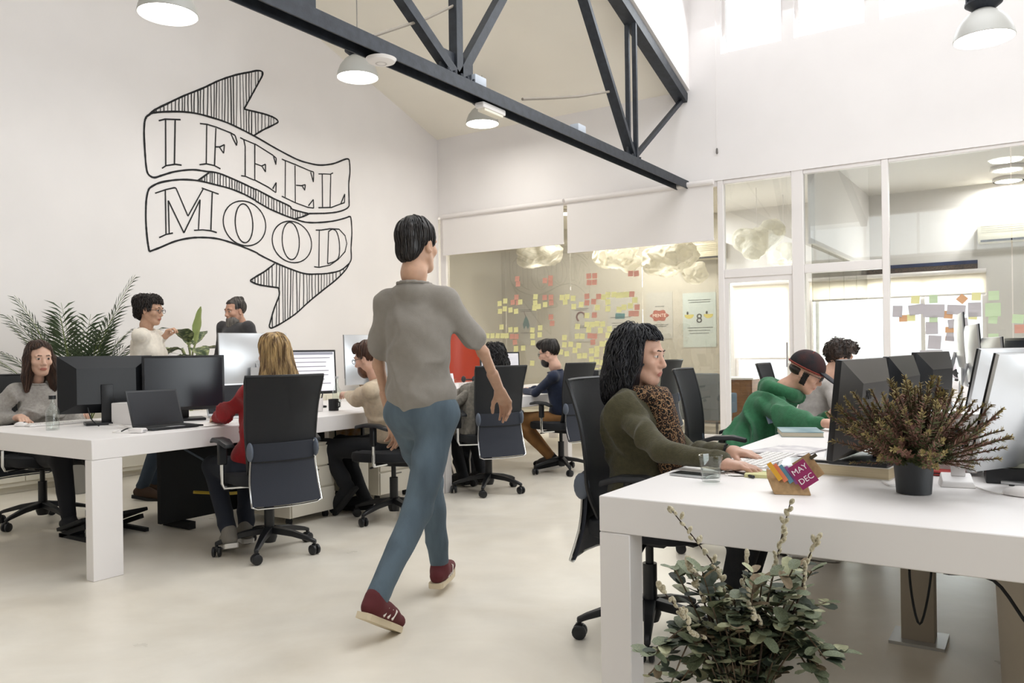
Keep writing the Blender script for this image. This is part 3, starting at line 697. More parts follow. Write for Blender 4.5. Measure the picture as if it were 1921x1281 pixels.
def hand_prims(curl=(20, 25, 15), spread=1., thumb=(35, 20), side=1, sc=1.):
    """wrist at origin, fingers +Y, back of the hand +Z, thumb towards side*X"""
    P = []; xs = [.028, .0095, -.009, -.026]; L = [(.042, .026, .021), (.047, .03, .023), (.044, .028, .022), (.034, .021, .019)]
    for i in range(4):
        x = xs[i]; kn = V(side*x, .088-(.004, 0, .003, .012)[i], .004)
        P.append(cone((side*x*.55, .005, 0), kn, .0155, .0115, .012))
        a = 0; p = kn; dx = side*x*.25*spread
        for jn in range(3):
            a += math.radians(curl[jn]+(i-1)*2.0); q = p+L[i][jn]*unit((dx*math.cos(a), math.cos(a), -math.sin(a))); P.append(cone(p, q, .0092-.0009*jn, .0085-.0009*jn, .004)); p = q
    P.append(ell((0, .045, -.006), (.032, .045, .012), .012))
    t0 = V(side*.02, .022, -.006); a, b = math.radians(thumb[0]), math.radians(thumb[1])
    t1 = t0+.042*V(side*math.sin(a), math.cos(a), -.35); t2 = t1+.034*unit(V(side*math.sin(a*.6), math.cos(a*.6), -math.sin(b))); t3 = t2+.026*unit(V(side*math.sin(a*.25), math.cos(a*.25), -math.sin(b)*1.3))
    P += [cone(t0, t1, .015, .011, .012), cone(t1, t2, .0105, .0095, .005), cone(t2, t3, .0095, .0075, .005)]
    return [(p[0], p[1]*sc, p[2]*sc)+tuple(x*sc if x is not None and not isinstance(x, np.ndarray) else x for x in p[3:6])+(p[6],) for p in P]
def frame_from(y, z):
    y = unit(y); x = unit(np.cross(y, z)); z = np.cross(x, y); return np.stack([x, y, z], 1)
SKIN = {}
def skin_mats(tone, hair):
    k = (tone, hair)
    if k not in SKIN:
        m = mat('skin_'+tone, tone, .5, var=.06, vscale=30, sheen=.05); m.node_tree.nodes['Principled BSDF'].inputs['Subsurface Weight'].default_value = .12
        m.node_tree.nodes['Principled BSDF'].inputs['Subsurface Radius'].default_value = (.012, .005, .003)
        c = [int(tone[i:i+2], 16)/255 for i in (0, 2, 4)]
        SKIN[k] = [m, mat('lips_'+tone, (c[0]*.86, c[1]*.66, c[2]*.66), .4), mat('brow_'+hair, hair, .8), mat('eye_white', 'cfc6be', .25), mat('iris', '2a1c14', .15)]
    return SKIN[k]
def hairmat(c1, c2): return mat('hair_'+c1, c1, .42, col2=c2, vscale=55, stretch=(1, 1, .09), bump=.6, bscale=160, detail=3, bdist=.006)
def knit(c, var=.10, sc=70, b=.5): return mat('knit_'+c, c, .95, var=var, vscale=sc, bump=b, bscale=220, sheen=.15)
def person(label, loc, face, J, tone='d6a98c', hair='1c1714', fem=0., vox=1., top=None, legs=None, shoes=None, hairfn=None, headdir=(0, 0, 0), brow=True, beardm=None, extra=None, hs=1., hands=None, topfold=.006, longsleeve=1., seed=1, collar=True, bulk=1., locks=(260, .08, .0035, 0., 60)):
    """J: joints in local space (facing +Y, floor at z=0). Returns root (the body mesh) with clothes as children."""
    g = lambda n: np.array(J[n], float)
    pel, che, nek, hed = g('pelvis'), g('chest'), g('neck'), g('head')
    HR = rotm(*headdir)
    hp = xf([(p[0], p[1]*hs, p[2]*hs)+tuple(x*hs if x is not None and not isinstance(x, np.ndarray) else x for x in p[3:6])+(p[6],) for p in head_prims(fem)], HR, hed)
    nr = (.0515-.007*fem)*hs
    hp += [cone(hed+HR@V(0, -.022, -.06)*hs, nek, nr*.98, nr*1.08, .03), cone(nek, nek*.75+che*.25, nr*1.02, nr*.9, .03)]
    P, Q = sdf_mesh(hp, .0048*vox); 
    loc_h = (P[Q].mean(1)-hed)@HR/hs; mi = np.zeros(len(Q), int); x, y, z = loc_h.T; ax_ = np.abs(x)
    mi[(y > .078) & (((x/.023)**2+((z+.0663)/.0105)**2) < 1)] = 1
    if beardm is not None: mi[beardm(x, y, z)] = 2
    e = ((ax_-.031)/.0135)**2+((z-.006)/.0054)**2 < 1; mi[e & (y > .07)] = 3
    mi[(((ax_-.031)**2+(z-.0065)**2) < .0066**2) & (y > .07)] = 4
    parts = [(P, Q, mi)]
    # under-layer and arms
    core = [ell(pel, (.14, .10, .11), .06), ell(che, (.13, .085, .15), .06), cone(pel, che, .10, .11, .06)]
    arms = {}
    for s, n in ((-1, 'L'), (1, 'R')):
        S, E, W = g('sh'+n), g('el'+n), g('wr'+n)
        core += [cone(S, E, .028, .027, .02), cone(E, W, .027, .022, .02), cone(g('hip'+n), g('kn'+n), .07, .05, .05), cone(g('kn'+n), g('an'+n), .048, .034, .03), cone(g('an'+n), g('to'+n), .034, .024, .02)]
        hd = (hands or {}).get(n, {}); fy = unit(hd.get('dir', W-E)); up = np.array(hd.get('up', (0, 0, 1)), float)
        R = frame_from(fy, up); hpz = hand_prims(hd.get('curl', (18, 22, 12)), hd.get('spread', 1.), hd.get('thumb', (38, 18)), -s, hd.get('sc', 1-.08*fem))
        a2 = xf(hpz, R, W)+[cone(W+(E-W)*.45, W+R@V(0, .015, 0), .029, .0225, .015)]
        p2, q2 = sdf_mesh(a2, .0045*vox); parts.append((p2, q2, np.zeros(len(q2), int)))
    p3, q3 = sdf_mesh(core, .016*max(vox, 1)); parts.append((p3, q3, np.zeros(len(q3), int)))
    allP, allQ, allM, n = [], [], [], 0
    for p, q, m in parts: allP.append(p); allQ.append(q+n); allM.append(m); n += len(p)
    root = link('person', np_mesh('person', np.concatenate(allP), np.concatenate(allQ), np.concatenate(allM)), None, skin_mats(tone, hair), loc, (0, 0, math.radians(face-90)))
    tag(root, label, 'person')
    def piece(name, prims, v, material, disp=None, cut=None, rl=0):
        P, Q = sdf_mesh(prims, v*vox, disp, cut)
        if rl: P = relax(P, Q, rl)
        return link(name, np_mesh(name, P, Q), root, material)
    # top garment
    if top is not None:
        b = bulk; T = [ell(che+V(0, 0, .02), (.158*b*(1-.06*fem), .108*b, .155), .05), ell(pel*.35+che*.65, (.142*b, .105*b, .14), .05), ell(pel+V(0, 0, .06), (.162*b, .125*b, .11), .05), cone(pel+V(0, 0, .03), che, .115*b, .105*b, .05), ell(nek-V(0, .010, .088), (.085, .07, .042), .04)]
        if fem: T += [ell(che+V(s*.07, .085, -.03), (.055, .048, .058), .05) for s in (-1, 1)]
        for s, n in ((-1, 'L'), (1, 'R')):
            S, E, W = g('sh'+n), g('el'+n), g('wr'+n); Si = S+(che+V(0, 0, .10)-S)*.12
            T += [cone(che+V(s*.05, 0, .10), Si, .062*b, .050*b, .04), cone(nek-V(0, .015, .075), Si+V(0, 0, .0), .046, .046, .05)]
            if longsleeve >= 1: T += [cone(Si, E, .053*b, .046*b, .03), cone(E, E+(W-E)*.84, .047*b, .038*b, .02), cone(E+(W-E)*.82, E+(W-E)*.97, .036, .033, .006)]
            else: T += [cone(Si, Si+(E-Si)*.72, .053*b, .055*b, .03)]
        sub = [cone(nek+V(0, 0, -.035), nek+(hed-nek)*.9, nr*1.06, nr*1.15, .010, 1)]
        piece('top', T+sub, .0088, top, folds(seed, topfold*2.0, 24, (1, 1, .7)))
        if collar:
            ax = unit(hed-nek+V(0, -.02, .06)); u = unit(np.cross(ax, V(1, 0, 0))); w = np.cross(ax, u); R_ = nr*1.36
            ring = [nek+V(0, .002, -.050)+(u*math.cos(a)*1.05+w*math.sin(a)*1.1)*R_ for a in np.linspace(0, 2*PI, 15)]
            piece('collar', [cone(ring[i], ring[i+1], .0075, .0075, .006) for i in range(14)], .006, top)
    if legs is not None:
        T = [ell(pel+V(0, 0, -.02), (.165, .125, .12), .05)]
        for s, n in ((-1, 'L'), (1, 'R')):
            H, K, A = g('hip'+n), g('kn'+n), g('an'+n); T += [cone(H, K, .088, .066, .04), cone(K, A+(K-A)*.06, .064, .05, .03)]
        piece('trousers', T, .0105, legs, folds(seed+9, .006, 16))
    if shoes is not None:
        for s, n in ((-1, 'L'), (1, 'R')):
            A, T_ = g('an'+n), g('to'+n); fw = unit(V(*(T_-A)[:2], 0)+V(0, 0, (T_-A)[2]+.055)) if False else unit(T_-(A-V(0, 0, .05)))
            heel = A-V(0, 0, .05)-fw*.045; up = unit(np.cross(np.cross(fw, V(0, 0, 1)), fw)); sd = np.cross(fw, up)
            S_ = [cone(heel+up*.012, heel+fw*.10+up*.014, .036, .038, .02), cone(heel+fw*.10+up*.012, heel+fw*.215+up*.004, .039, .030, .02), cone(A-V(0, 0, .03), A+V(0, 0, .015), .04, .042, .02), cone(A-V(0, 0, .02), heel+fw*.15+up*.02, .042, .03, .03)]
            so = heel-up*.02
            o = piece('shoe', S_, .0085, shoes[0], None, lambda P, so=so, up=up: -((P-so)@up))
            pr = [(-.035, .028), (-.02, .038), (.04, .036), (.12, .041), (.18, .038), (.225, .026), (.245, .010)]
            poly = [(d, w_) for d, w_ in pr]+[(d, -w_) for d, w_ in pr[::-1]]
            mb = MB(); k = len(poly); vs = [heel+fw*d+sd*w_-up*.04 for d, w_ in poly]+[heel+fw*d+sd*w_-up*.014 for d, w_ in poly]
            mb.add(vs, [tuple(range(k)), tuple(range(k, 2*k))[::-1]]+[(i, k+i, k+(i+1) % k, (i+1) % k) for i in range(k)])
            mb.build('sole', shoes[1], o)
            if len(shoes) > 2:
                for q in (.07, .10, .13):
                    MB().tube([heel+fw*(q+.0)+up*.056+sd*0, heel+fw*q+up*.03+sd*.040, heel+fw*(q-.02)-up*.006+sd*.042], .006, 6).tube([heel+fw*(q+.0)+up*.056, heel+fw*q+up*.03-sd*.040, heel+fw*(q-.02)-up*.006-sd*.042], .006, 6).build('stripe', shoes[2], o)
    if brow:
        for s in (-1, 1):
            bp = [cone((s*.014, .0915, .0285), (s*.033, .0885, .0315), .0030, .0028, .003), cone((s*.033, .0885, .0315), (s*.050, .0760, .0255), .0028, .002, .003)]
            piece('eyebrow', xf([(p[0], p[1]*hs, p[2]*hs)+tuple(x*hs if x is not None and not isinstance(x, np.ndarray) else x for x in p[3:6])+(p[6],) for p in bp], HR, hed), .0030/vox, skin_mats(tone, hair)[2])
    if hairfn is not None:
        for nm, prims, m, disp, cut, v in hairfn(): 
            pr = xf([(p[0], p[1]*hs, p[2]*hs)+tuple(x*hs if x is not None and not isinstance(x, np.ndarray) else x for x in p[3:6])+(p[6],) for p in prims], HR, hed)
            P, Q = sdf_mesh(pr, v*vox, (lambda P, d=disp: d((P-hed)@HR)) if disp else None, (lambda P, c=cut: c((P-hed)@HR/hs)) if cut else None)
            if nm == 'hair' and locks:
                LP, LQ = hair_locks(P, Q, hed, HR, seed, cut, *locks); Q = np.concatenate([Q, LQ+len(P)]); P = np.concatenate([P, LP])
            link(nm, np_mesh(nm, P, Q), root, m)
    if extra: extra(root, hed, HR)
    return root
def hair_locks(P, Q, hed, HR, seed, cut, n, length, r, wave, wf):
    from mathutils import kdtree
    N = np.zeros_like(P); fn = np.cross(P[Q[:, 2]]-P[Q[:, 0]], P[Q[:, 3]]-P[Q[:, 1]])
    for i in range(4): np.add.at(N, Q[:, i], fn)
    N /= np.maximum(np.linalg.norm(N, axis=1), 1e-9)[:, None]
    kd = kdtree.KDTree(len(P))
    for i, p in enumerate(P): kd.insert(p, i)
    kd.balance(); rs = np.random.RandomState(seed); crown = hed+HR@V(0, -.03, .13); steps = 11; vs = []; fs = []; nvtx = 0
    out = (P-hed)@HR; ok = np.where((N*(P-hed-HR@V(0, -.02, 0))).sum(1) > .02)[0]
    if len(ok) == 0: ok = np.arange(len(P))
    I = ok[rs.randint(len(ok), size=n)]; rr = r*(.6+.8*rs.rand(n, 1)); p = P[I]+N[I]*rr*.4; ph = rs.rand(n, 1)*6.28; L = length*(.6+.8*rs.rand(n, 1))/steps
    nv = lambda A: A/np.maximum(np.linalg.norm(A, axis=1), 1e-9)[:, None]
    path = [p]; alive = np.ones(n, bool); cnt = np.ones(n, int); old = None; wasfar = np.zeros(n, bool)
    for k in range(steps):
        nrm = N[I]; g = nv(p-crown)*.8+V(0, 0, -.75); t = nv(g-nrm*(g*nrm).sum(1)[:, None])
        if old is not None:
            bad = (t*old).sum(1) < .1; t[bad] = old[bad]; t = nv(t*.6+old*.4)
        q = p+t*L+np.cross(nrm, t)*wave*np.cos(ph+k*wf*L)*L*wf*.5
        J = I.copy(); far = np.zeros(n, bool)
        for a in range(n):
            if alive[a]:
                f = kd.find(q[a]); J[a] = f[1]; far[a] = f[2] > .02
        q2 = np.where(far[:, None], q, P[J]+N[J]*(rr*.5+abs(wave)*.5*(1+np.sin(ph*2+k*wf*L))))
        alive &= (np.linalg.norm(q2-p, axis=1) < (L*2.2)[:, 0]) & ~(far & wasfar); wasfar = far
        if cut is not None: alive &= cut((q2-hed)@HR) < .004
        old = nv(q2-p); p = np.where(alive[:, None], q2, p); I = np.where(far, I, J); path.append(p.copy()); cnt += alive
    path = np.stack(path, 1)
    for a in range(n):
        m = cnt[a]
        if m < 4: continue
        pts = path[a, :m]; t = np.empty_like(pts); t[1:-1] = pts[2:]-pts[:-2]; t[0] = pts[1]-pts[0]; t[-1] = pts[-1]-pts[-2]; t = nv(t)
        u = nv(np.cross(t, V(.3, .5, .81))); w = np.cross(t, u); ra = (rr[a, 0]*np.sin(PI*(.12+.86*np.arange(m)/(m-1)))**.7)[:, None]
        b0 = sum(len(x) for x in vs) if False else nvtx; nvtx += 4*m
        vs.append(np.stack([pts+u*ra, pts+w*ra, pts-u*ra, pts-w*ra], 1).reshape(-1, 3))
        k4 = (np.arange(m-1)*4)[:, None]; e = np.arange(4)[None]; e2 = (np.arange(4)[None]+1) % 4
        fs.append(np.stack([b0+k4+e, b0+k4+e2, b0+k4+4+e2, b0+k4+4+e], 2).reshape(-1, 4))
    if not fs: return np.zeros((0, 3)), np.zeros((0, 4), int)
    return np.concatenate(vs), np.concatenate(fs)
def strands(seed, amp=.005, fr=95): 
    f = noise_fn(seed, fr, 8, (1, 1, .14)); return lambda P: amp*f(P)
def curls(seed, amp=.010, fr=60):
    f = noise_fn(seed, fr, 9); g_ = noise_fn(seed+3, fr*2.2, 9); return lambda P: amp*(f(P)+.5*g_(P))*1.6
def cap_cut(front=.045, hl=.045, side=-.02, neck=-.07):
    """keeps hair outside the face: hairline at height hl above the eyes"""
    def c(P):
        x, y, z = P.T
        face = np.minimum(y-(front-.35*np.abs(x)*0), (hl+.0*x)-z)         # >0 inside the face zone
        ear = np.minimum(np.minimum(y-(-.03), side-z), .2)
        nk = neck-z
        return np.maximum(np.maximum(np.minimum(y-front+.0, hl-z+(y-front)*.2), np.minimum(y+.025, side-z)), nk)
    return c
CAP = [ell((0, -.018, .04), (.083, .102, .090), .02)]
def seat_pose(lean=8, z=.52, knee=.42, wrL=None, wrR=None, head=None, twist=0, kz=.50, feet=.38, headfwd=.05, sh=.165, elw=.12, tor=.42, footz=.075):
    a = math.radians(lean); u = V(0, math.sin(a), math.cos(a)); pel = V(0, -.06, z); che = pel+u*tor*.72; nek = pel+u*(tor+.10)+V(0, -.005, 0)
    hed = nek+V(0, headfwd, .125) if head is None else V(*head)
    if head is not None:
        nek = hed-V(0, headfwd, .125); d = nek-pel; tor = np.linalg.norm(d)-.10; u = unit(d); che = pel+u*tor*.72
    J = dict(pelvis=pel, chest=che, neck=nek, head=hed)
    for s, n in ((-1, 'L'), (1, 'R')):
        S = pel+u*(tor+.0)+rotm(0, 0, twist)@V(s*sh, 0, 0); W = (wrL if n == 'L' else wrR) or (s*.17, .36, .77)
        E, W = ik(S, V(*W), .285, .255, V(s*(.5+elw), -.35, -1)); J['sh'+n], J['el'+n], J['wr'+n] = S, E, W
        J['hip'+n] = pel+V(s*.085, .03, -.02); J['kn'+n] = V(s*.11, knee, kz); J['an'+n] = V(s*.10, feet, footz+.03); J['to'+n] = V(s*.11, feet+.16, footz-.03)
    return J
def stand_pose(z=.95, lean=2, wrL=None, wrR=None, head=None, tor=.44, sh=.175, headfwd=.035, feet=None, pole=(.4, -1, -.4)):
    a = math.radians(lean); u = V(0, math.sin(a), math.cos(a)); pel = V(0, 0, z); che = pel+u*tor*.72; nek = pel+u*(tor+.10)
    J = dict(pelvis=pel, chest=che, neck=nek, head=nek+V(0, headfwd, .14) if head is None else V(*head))
    for s, n in ((-1, 'L'), (1, 'R')):
        S = pel+u*(tor+.005)+V(s*sh, 0, 0); W = (wrL if n == 'L' else wrR) or (s*.24, .06, z-.10)
        E, W = ik(S, V(*W), .30, .265, V(s*pole[0], pole[1], pole[2])); J['sh'+n], J['el'+n], J['wr'+n] = S, E, W
        f = (feet or {}).get(n, (s*.10, .0, .10, s*.13, .16, .03)); H = pel+V(s*.09, 0, -.03); A = V(*f[:3])
        K, A = ik(H, A, z*.47, z*.455, V(s*.1, 1, 0)); J['hip'+n], J['kn'+n], J['an'+n] = H, K, A; J['to'+n] = A+(V(*f[3:])-V(*f[:3]))
    return J
def glasses(root, hed, HR, hs=1., col=None):
    mb = MB(); T = lambda p: Vector(hed+HR@(V(*p)*hs))
    for s in (-1, 1):
        mb.tube([T((s*.032+.021*math.cos(a), .100, .003+.017*math.sin(a))) for a in np.linspace(0, 2*PI, 17)[:-1]], .002, 5, closed=True)
        mb.tube([T((s*.053, .099, .008)), T((s*.07, .08, .008)), T((s*.08, 0, .006))], .002, 5)
    mb.tube([T((-.011, .101, .006)), T((.011, .101, .006))], .002, 5)
    mb.build('glasses', col or M_black, root, smooth=True)
# ------------------------------------------------------------------ the people in the photograph
def at_d(px, py, Z): d = ray(px, py); return Vector((d[0]*Z, d[1]*Z, EYE+d[2]*Z))
def depth(x, y): return x*FV[0]+y*FV[1]
def loc_of(loc, face, w):
    a = math.radians(face); d = np.array(w, float)-np.array([loc[0], loc[1], 0]); f = np.array([math.cos(a), math.sin(a)]); r = np.array([math.sin(a), -math.cos(a)])
    return (d[:2]@r, d[:2]@f, d[2])
def leopard():
    m = bpy.data.materials.new('leopard_scarf'); m.use_nodes = True; N = m.node_tree.nodes; L = m.node_tree.links; b = N['Principled BSDF']; b.inputs['Roughness'].default_value = .9
    tc = N.new('ShaderNodeTexCoord'); v = N.new('ShaderNodeTexVoronoi'); v.inputs['Scale'].default_value = 62; nz = N.new('ShaderNodeTexNoise'); nz.inputs['Scale'].default_value = 90
    mx = N.new('ShaderNodeMix'); mx.data_type = 'VECTOR'; mx.inputs[0].default_value = .012
    L.new(tc.outputs['Object'], nz.inputs[0]); L.new(tc.outputs['Object'], mx.inputs[4]); L.new(nz.outputs['Color'], mx.inputs[5]); L.new(mx.outputs[1], v.inputs['Vector'])
    r = N.new('ShaderNodeValToRGB'); r.color_ramp.interpolation = 'CONSTANT'
    E = r.color_ramp.elements; E[0].position = 0; E[0].color = lin('8a5f3c'); E[1].position = .22; E[1].color = lin('130e0c')
    e = E.new(.5); e.color = lin('a5825f'); e = E.new(.62); e.color = lin('2a1c14')
    L.new(v.outputs['Distance'], r.inputs[0]); L.new(r.outputs[0], b.inputs['Base Color']); return m
def piece_w(name, parent, prims, vox, m, disp=None, cut=None, rl=0):
    P, Q = sdf_mesh(prims, vox, disp, cut)
    if rl: P = relax(P, Q, rl)
    return link(name, np_mesh(name, P, Q), parent, m)
beard_zone = lambda lo=-.035: (lambda x, y, z: (z < lo-.6*np.maximum(.0, y-.07)*0) & (y > -.005) & (z > -.125) & ~((np.abs(x) < .021) & (np.abs(z+.0665) < .009) & (y > .083)) & ~((y > .088) & (z > -.05)))
BK = mat('black_denim', '14161b', .9, bump=.3, bscale=300); NAVYD = mat('dark_navy_denim', '1a1f2b', .9, bump=.3, bscale=300)
# --- woman with the leopard scarf (foreground right)
L9 = (-1.34, 3.13, 0); F9 = 4
Z9 = depth(*L9[:2])
h9 = loc_of(L9, F9, at_d(1203, 668, Z9+.02)); wR = loc_of(L9, F9, at_z(1352, 868, .785)); wL = loc_of(L9, F9, at_z(1372, 846, .785))
J9 = seat_pose(head=h9, wrL=wL, wrR=wR, headfwd=.045, sh=.155, elw=.12, feet=.30, knee=.40)
def hair9():
    pr = [ell((0, -.018, .042), (.088, .106, .094), .02), ell((0, -.055, -.04), (.112, .092, .15), .04), ell((.075, -.02, -.08), (.042, .065, .13), .03), ell((-.075, -.02, -.08), (.042, .065, .13), .03), ell((0, -.09, -.14), (.10, .06, .09), .04)]
    c = lambda P: np.minimum(P[:, 1]-(.038-.25*np.maximum(0, -.03-P[:, 2])), .078-P[:, 2]-.1*np.abs(P[:, 0]))
    f1, f2 = curls(3, .006, 45), strands(4, .005, 120)
    return [('hair', pr, hairmat('0b0b0e', '1d1d24'), lambda P: f1(P)+f2(P), c, .006)]
def ex9(root, hed, HR):
    n = J9['neck']; ring = [n+V(math.cos(a)*.082, math.sin(a)*.078+.022, -.028-.018*math.sin(a)+.010*math.sin(3*a)) for a in np.linspace(0, 2*PI, 19)]
    pr = [cone(ring[i], ring[i+1], .029, .029, .025) for i in range(18)]
    pr += [cone(n+V(0, .09, -.05), n+V(0, .12, -.12), .045, .05, .03), cone(n+V(.02, .12, -.06), n+V(.03, .18, -.28), .052, .062, .03), cone(n+V(.03, .18, -.28), n+V(.02, .20, -.42), .062, .06, .03), cone(n+V(-.05, .12, -.06), n+V(-.06, .17, -.3), .045, .055, .03)]
    piece_w('scarf', root, pr, .008, leopard(), folds(31, .009, 24))
    piece_w('bracelet', root, [cone(J9['wrL']+V(.03*math.cos(a), -.02, .026*math.sin(a)), J9['wrL']+V(.03*math.cos(a+.5), -.02, .026*math.sin(a+.5)), .004, .004, .003) for a in np.arange(0, 6.3, .5)], .004, BK)
OLIVE = knit('4a4630', .14, 60, .6)
person('woman with black wavy hair, leopard scarf and olive sweater typing at foreground desk', L9, F9, J9, 'cba08a', '15110f', 1., .8, OLIVE, BK, (BK, M_blackm), hair9, (-6, 0, -3), extra=ex9, topfold=.010, seed=5, bulk=1.10, locks=(1700, .14, .0026, .010, 75),
       hands={'R': dict(dir=(.0, 1, -.12), curl=(10, 16, 10)), 'L': dict(dir=(.25, 1, -.12), curl=(12, 18, 12))}, collar=False)
# --- walking man
L6 = (-2.37, 2.86, 0); F6 = 104
fR = loc_of(L6, F6, (-2.30, 2.46, .17)); fL = loc_of(L6, F6, (-2.50, 3.14, .13))
Z6 = depth(*L6[:2])
h6 = loc_of(L6, F6, at_d(783, 462, Z6+.02))
J6 = stand_pose(z=.94, lean=3, wrR=loc_of(L6, F6, at_d(940, 738, Z6+.22)), wrL=(-.22, .12, .84), head=None, feet={'R': (fR[0], fR[1], fR[2], fR[0]+.03, fR[1]+.15, .035), 'L': (fL[0], fL[1], fL[2], fL[0]-.02, fL[1]+.17, .085)}, tor=.45, sh=.165, pole=(.75, -.7, -.1))
d6 = V(*h6)-J6['head']
J6['head'] = V(*h6); J6['neck'] = V(*h6)-V(0, .04, .128)
J6['chest'] += d6*.5
for s_ in 'LR':
    J6['sh'+s_] += d6*.7; J6['el'+s_], J6['wr'+s_] = ik(J6['sh'+s_], J6['wr'+s_], .30, .265, V(.8 if s_ == 'R' else -.55, -.7, -.1))
def hair6():
    c = lambda P: np.maximum(np.maximum(np.minimum(P[:, 1]-.05, .055-P[:, 2]), np.minimum(P[:, 1]+.03, -.005-P[:, 2])), -.075-P[:, 2])
    f = strands(8, .006, 130)
    return [('hair', [ell((0, -.016, .046), (.084, .104, .095), .02), ell((0, -.07, -.03), (.06, .035, .05), .03)], hairmat('100e0e', '241d1a'), f, c, .006)]
TEE = knit('8b857d', .04, 30, .15); DEN = mat('faded_blue_denim', '55646f', .9, var=.25, vscale=9, bump=.3, bscale=350, stretch=(1, 1, .3))
person('man in grey t-shirt, faded jeans and burgundy sneakers walking down the aisle', L6, F6, J6, 'c39a80', '14100f', 0., 1., TEE, DEN, (mat('burgundy_suede', '5c2226', .85), mat('cream_sole', 'd8c9ac', .7), mat('white_stripe', 'e6dfd6', .6)), hair6, (0, 0, -14), longsleeve=0, topfold=.005, seed=12, bulk=1.06,
       hands={'R': dict(curl=(30, 35, 20)), 'L': dict(curl=(30, 35, 20))})
# --- blonde woman in red, from behind
L4_ = (-4.02, 3.24, 0); F4 = 165
Z4 = depth(*L4_[:2])
h4 = loc_of(L4_, F4, at_d(512, 664, Z4))
J4 = seat_pose(head=h4, wrL=loc_of(L4_, F4, (-4.46, 3.3, .77)), wrR=loc_of(L4_, F4, (-4.46, 3.6, .77)), headfwd=.05, sh=.165, elw=.25, feet=.10, knee=.34, kz=.49)
J4['anL'] = V(-.16, -.02, .13); J4['toL'] = V(-.13, .02, .02)+V(0, .11, .02); J4['anR'] = V(.02, .16, .11); J4['toR'] = V(.05, .30, .05)
def hair4():
    c = lambda P: np.minimum(P[:, 1]-.03, .05-P[:, 2])
    f = strands(14, .0075, 110)
    return [('hair', [ell((0, -.018, .042), (.086, .106, .092), .02), ell((0, -.055, -.06), (.098, .07, .15), .04), ell((0, -.085, -.19), (.115, .045, .13), .05), ell((.06, -.06, -.2), (.05, .05, .11), .04), ell((-.06, -.06, -.2), (.05, .05, .11), .04)], mat('hair_blonde', '5f4426', .45, col2='c9a873', vscale=38, stretch=(1, 1, .06), bump=.6, bscale=150, bdist=.006), f, c, .006)]
SHG = mat('grey_knit_shoe', '77726a', .9, bump=.5, bscale=250); SHW = mat('white_rubber', 'd9d5cf', .6)
person('woman with long blonde hair in a red sweater, seen from behind', L4_, F4, J4, 'd3ac95', '6a4d2c', 1., 1., knit('8e1016', .10, 50, .4), NAVYD, (SHG, SHW), hair4, (-4, 0, 0), topfold=.008, seed=20, locks=(1100, .17, .0026, .003, 60))
# --- man in cream sweater
L5 = (-4.02, 4.42, 0); F5 = 196
h5 = loc_of(L5, F5, at_d(690, 673, depth(*L5[:2])-.08))
J5 = seat_pose(head=h5, wrL=loc_of(L5, F5, at_z(598, 752, .785)), wrR=loc_of(L5, F5, at_z(632, 742, .785)), headfwd=.07, sh=.18, elw=.2, feet=.22, knee=.42)
J5['anL'] = V(-.09, .26, .22); J5['toL'] = V(-.09, .32, .10)
def hair5():
    c = lambda P: np.maximum(np.maximum(np.minimum(P[:, 1]-.045, .06-P[:, 2]), np.minimum(P[:, 1]+.02, .0-P[:, 2])), -.07-P[:, 2])
    return [('hair', [ell((0, -.016, .046), (.083, .103, .093), .02), ell((0, .05, .09), (.06, .04, .03), .03)], hairmat('3a241a', '5a3a28'), strands(9, .006, 120), c, .007),
            ('beard', [ell((0, .04, -.075), (.064, .056, .058), .02)], hairmat('4a2c1e', '6b452f'), strands(10, .005, 120), lambda P: np.maximum(-.035-.0*P[:, 0]+P[:, 2]*1, -(P[:, 1]+.01)), .007)]
person('man with reddish beard and glasses in a cream sweater at the bench desk', L5, F5, J5, 'd2a791', '3a241a', 0., 1.15, knit('c9b79e', .07, 40, .4), mat('black_trousers', '16181d', .9), (BK, M_blackm), hair5, (-14, 0, 0), extra=lambda r, h, R: glasses(r, h, R), topfold=.008, seed=23, bulk=1.1)
# --- woman in grey sweater (left)
L1 = (-5.98, 3.02, 0); F1 = -3
h1 = loc_of(L1, F1, at_d(74, 672, depth(*L1[:2])-.05))
J1 = seat_pose(head=h1, wrR=loc_of(L1, F1, at_z(38, 782, .78)), wrL=loc_of(L1, F1, at_z(145, 770, .78)), headfwd=.055, sh=.165, elw=.15, feet=.52, knee=.44)
def hairlong(c1, c2, seed, ln=1.):
    def h():
        c = lambda P: np.minimum(P[:, 1]-(.030+.6*np.maximum(0, np.abs(P[:, 0])-.058)), .098-P[:, 2]-.55*np.abs(P[:, 0]))
        pr = [ell((0, -.018, .04), (.084, .104, .092), .02), ell((0, -.06, -.06), (.09, .06, .14*ln), .04)]
        for s in (-1, 1): pr += [cone((s*.078, .0, .0), (s*.082, .03, -.13*ln), .03, .034, .03), cone((s*.082, .03, -.13*ln), (s*.075, .06, -.22*ln), .034, .026, .03)]
        return [('hair', pr, hairmat(c1, c2), strands(seed, .006, 110), c, .0065)]
    return h
person('woman with long brown hair in a grey sweater using a mouse', L1, F1, J1, 'd4ac96', '2a1c15', 1., 1., knit('a39e98', .12, 55, .6), mat('black_leggings', '14151a', .9), (BK, M_blackm), hairlong('2a1b14', '4a3020', 30), (-7, 0, -6), topfold=.009, seed=33, locks=(900, .15, .0024, .002, 50),
       hands={'R': dict(dir=(.15, 1, -.15), curl=(25, 30, 15)), 'L': dict(dir=(-.1, 1, -.1), curl=(20, 25, 15))})
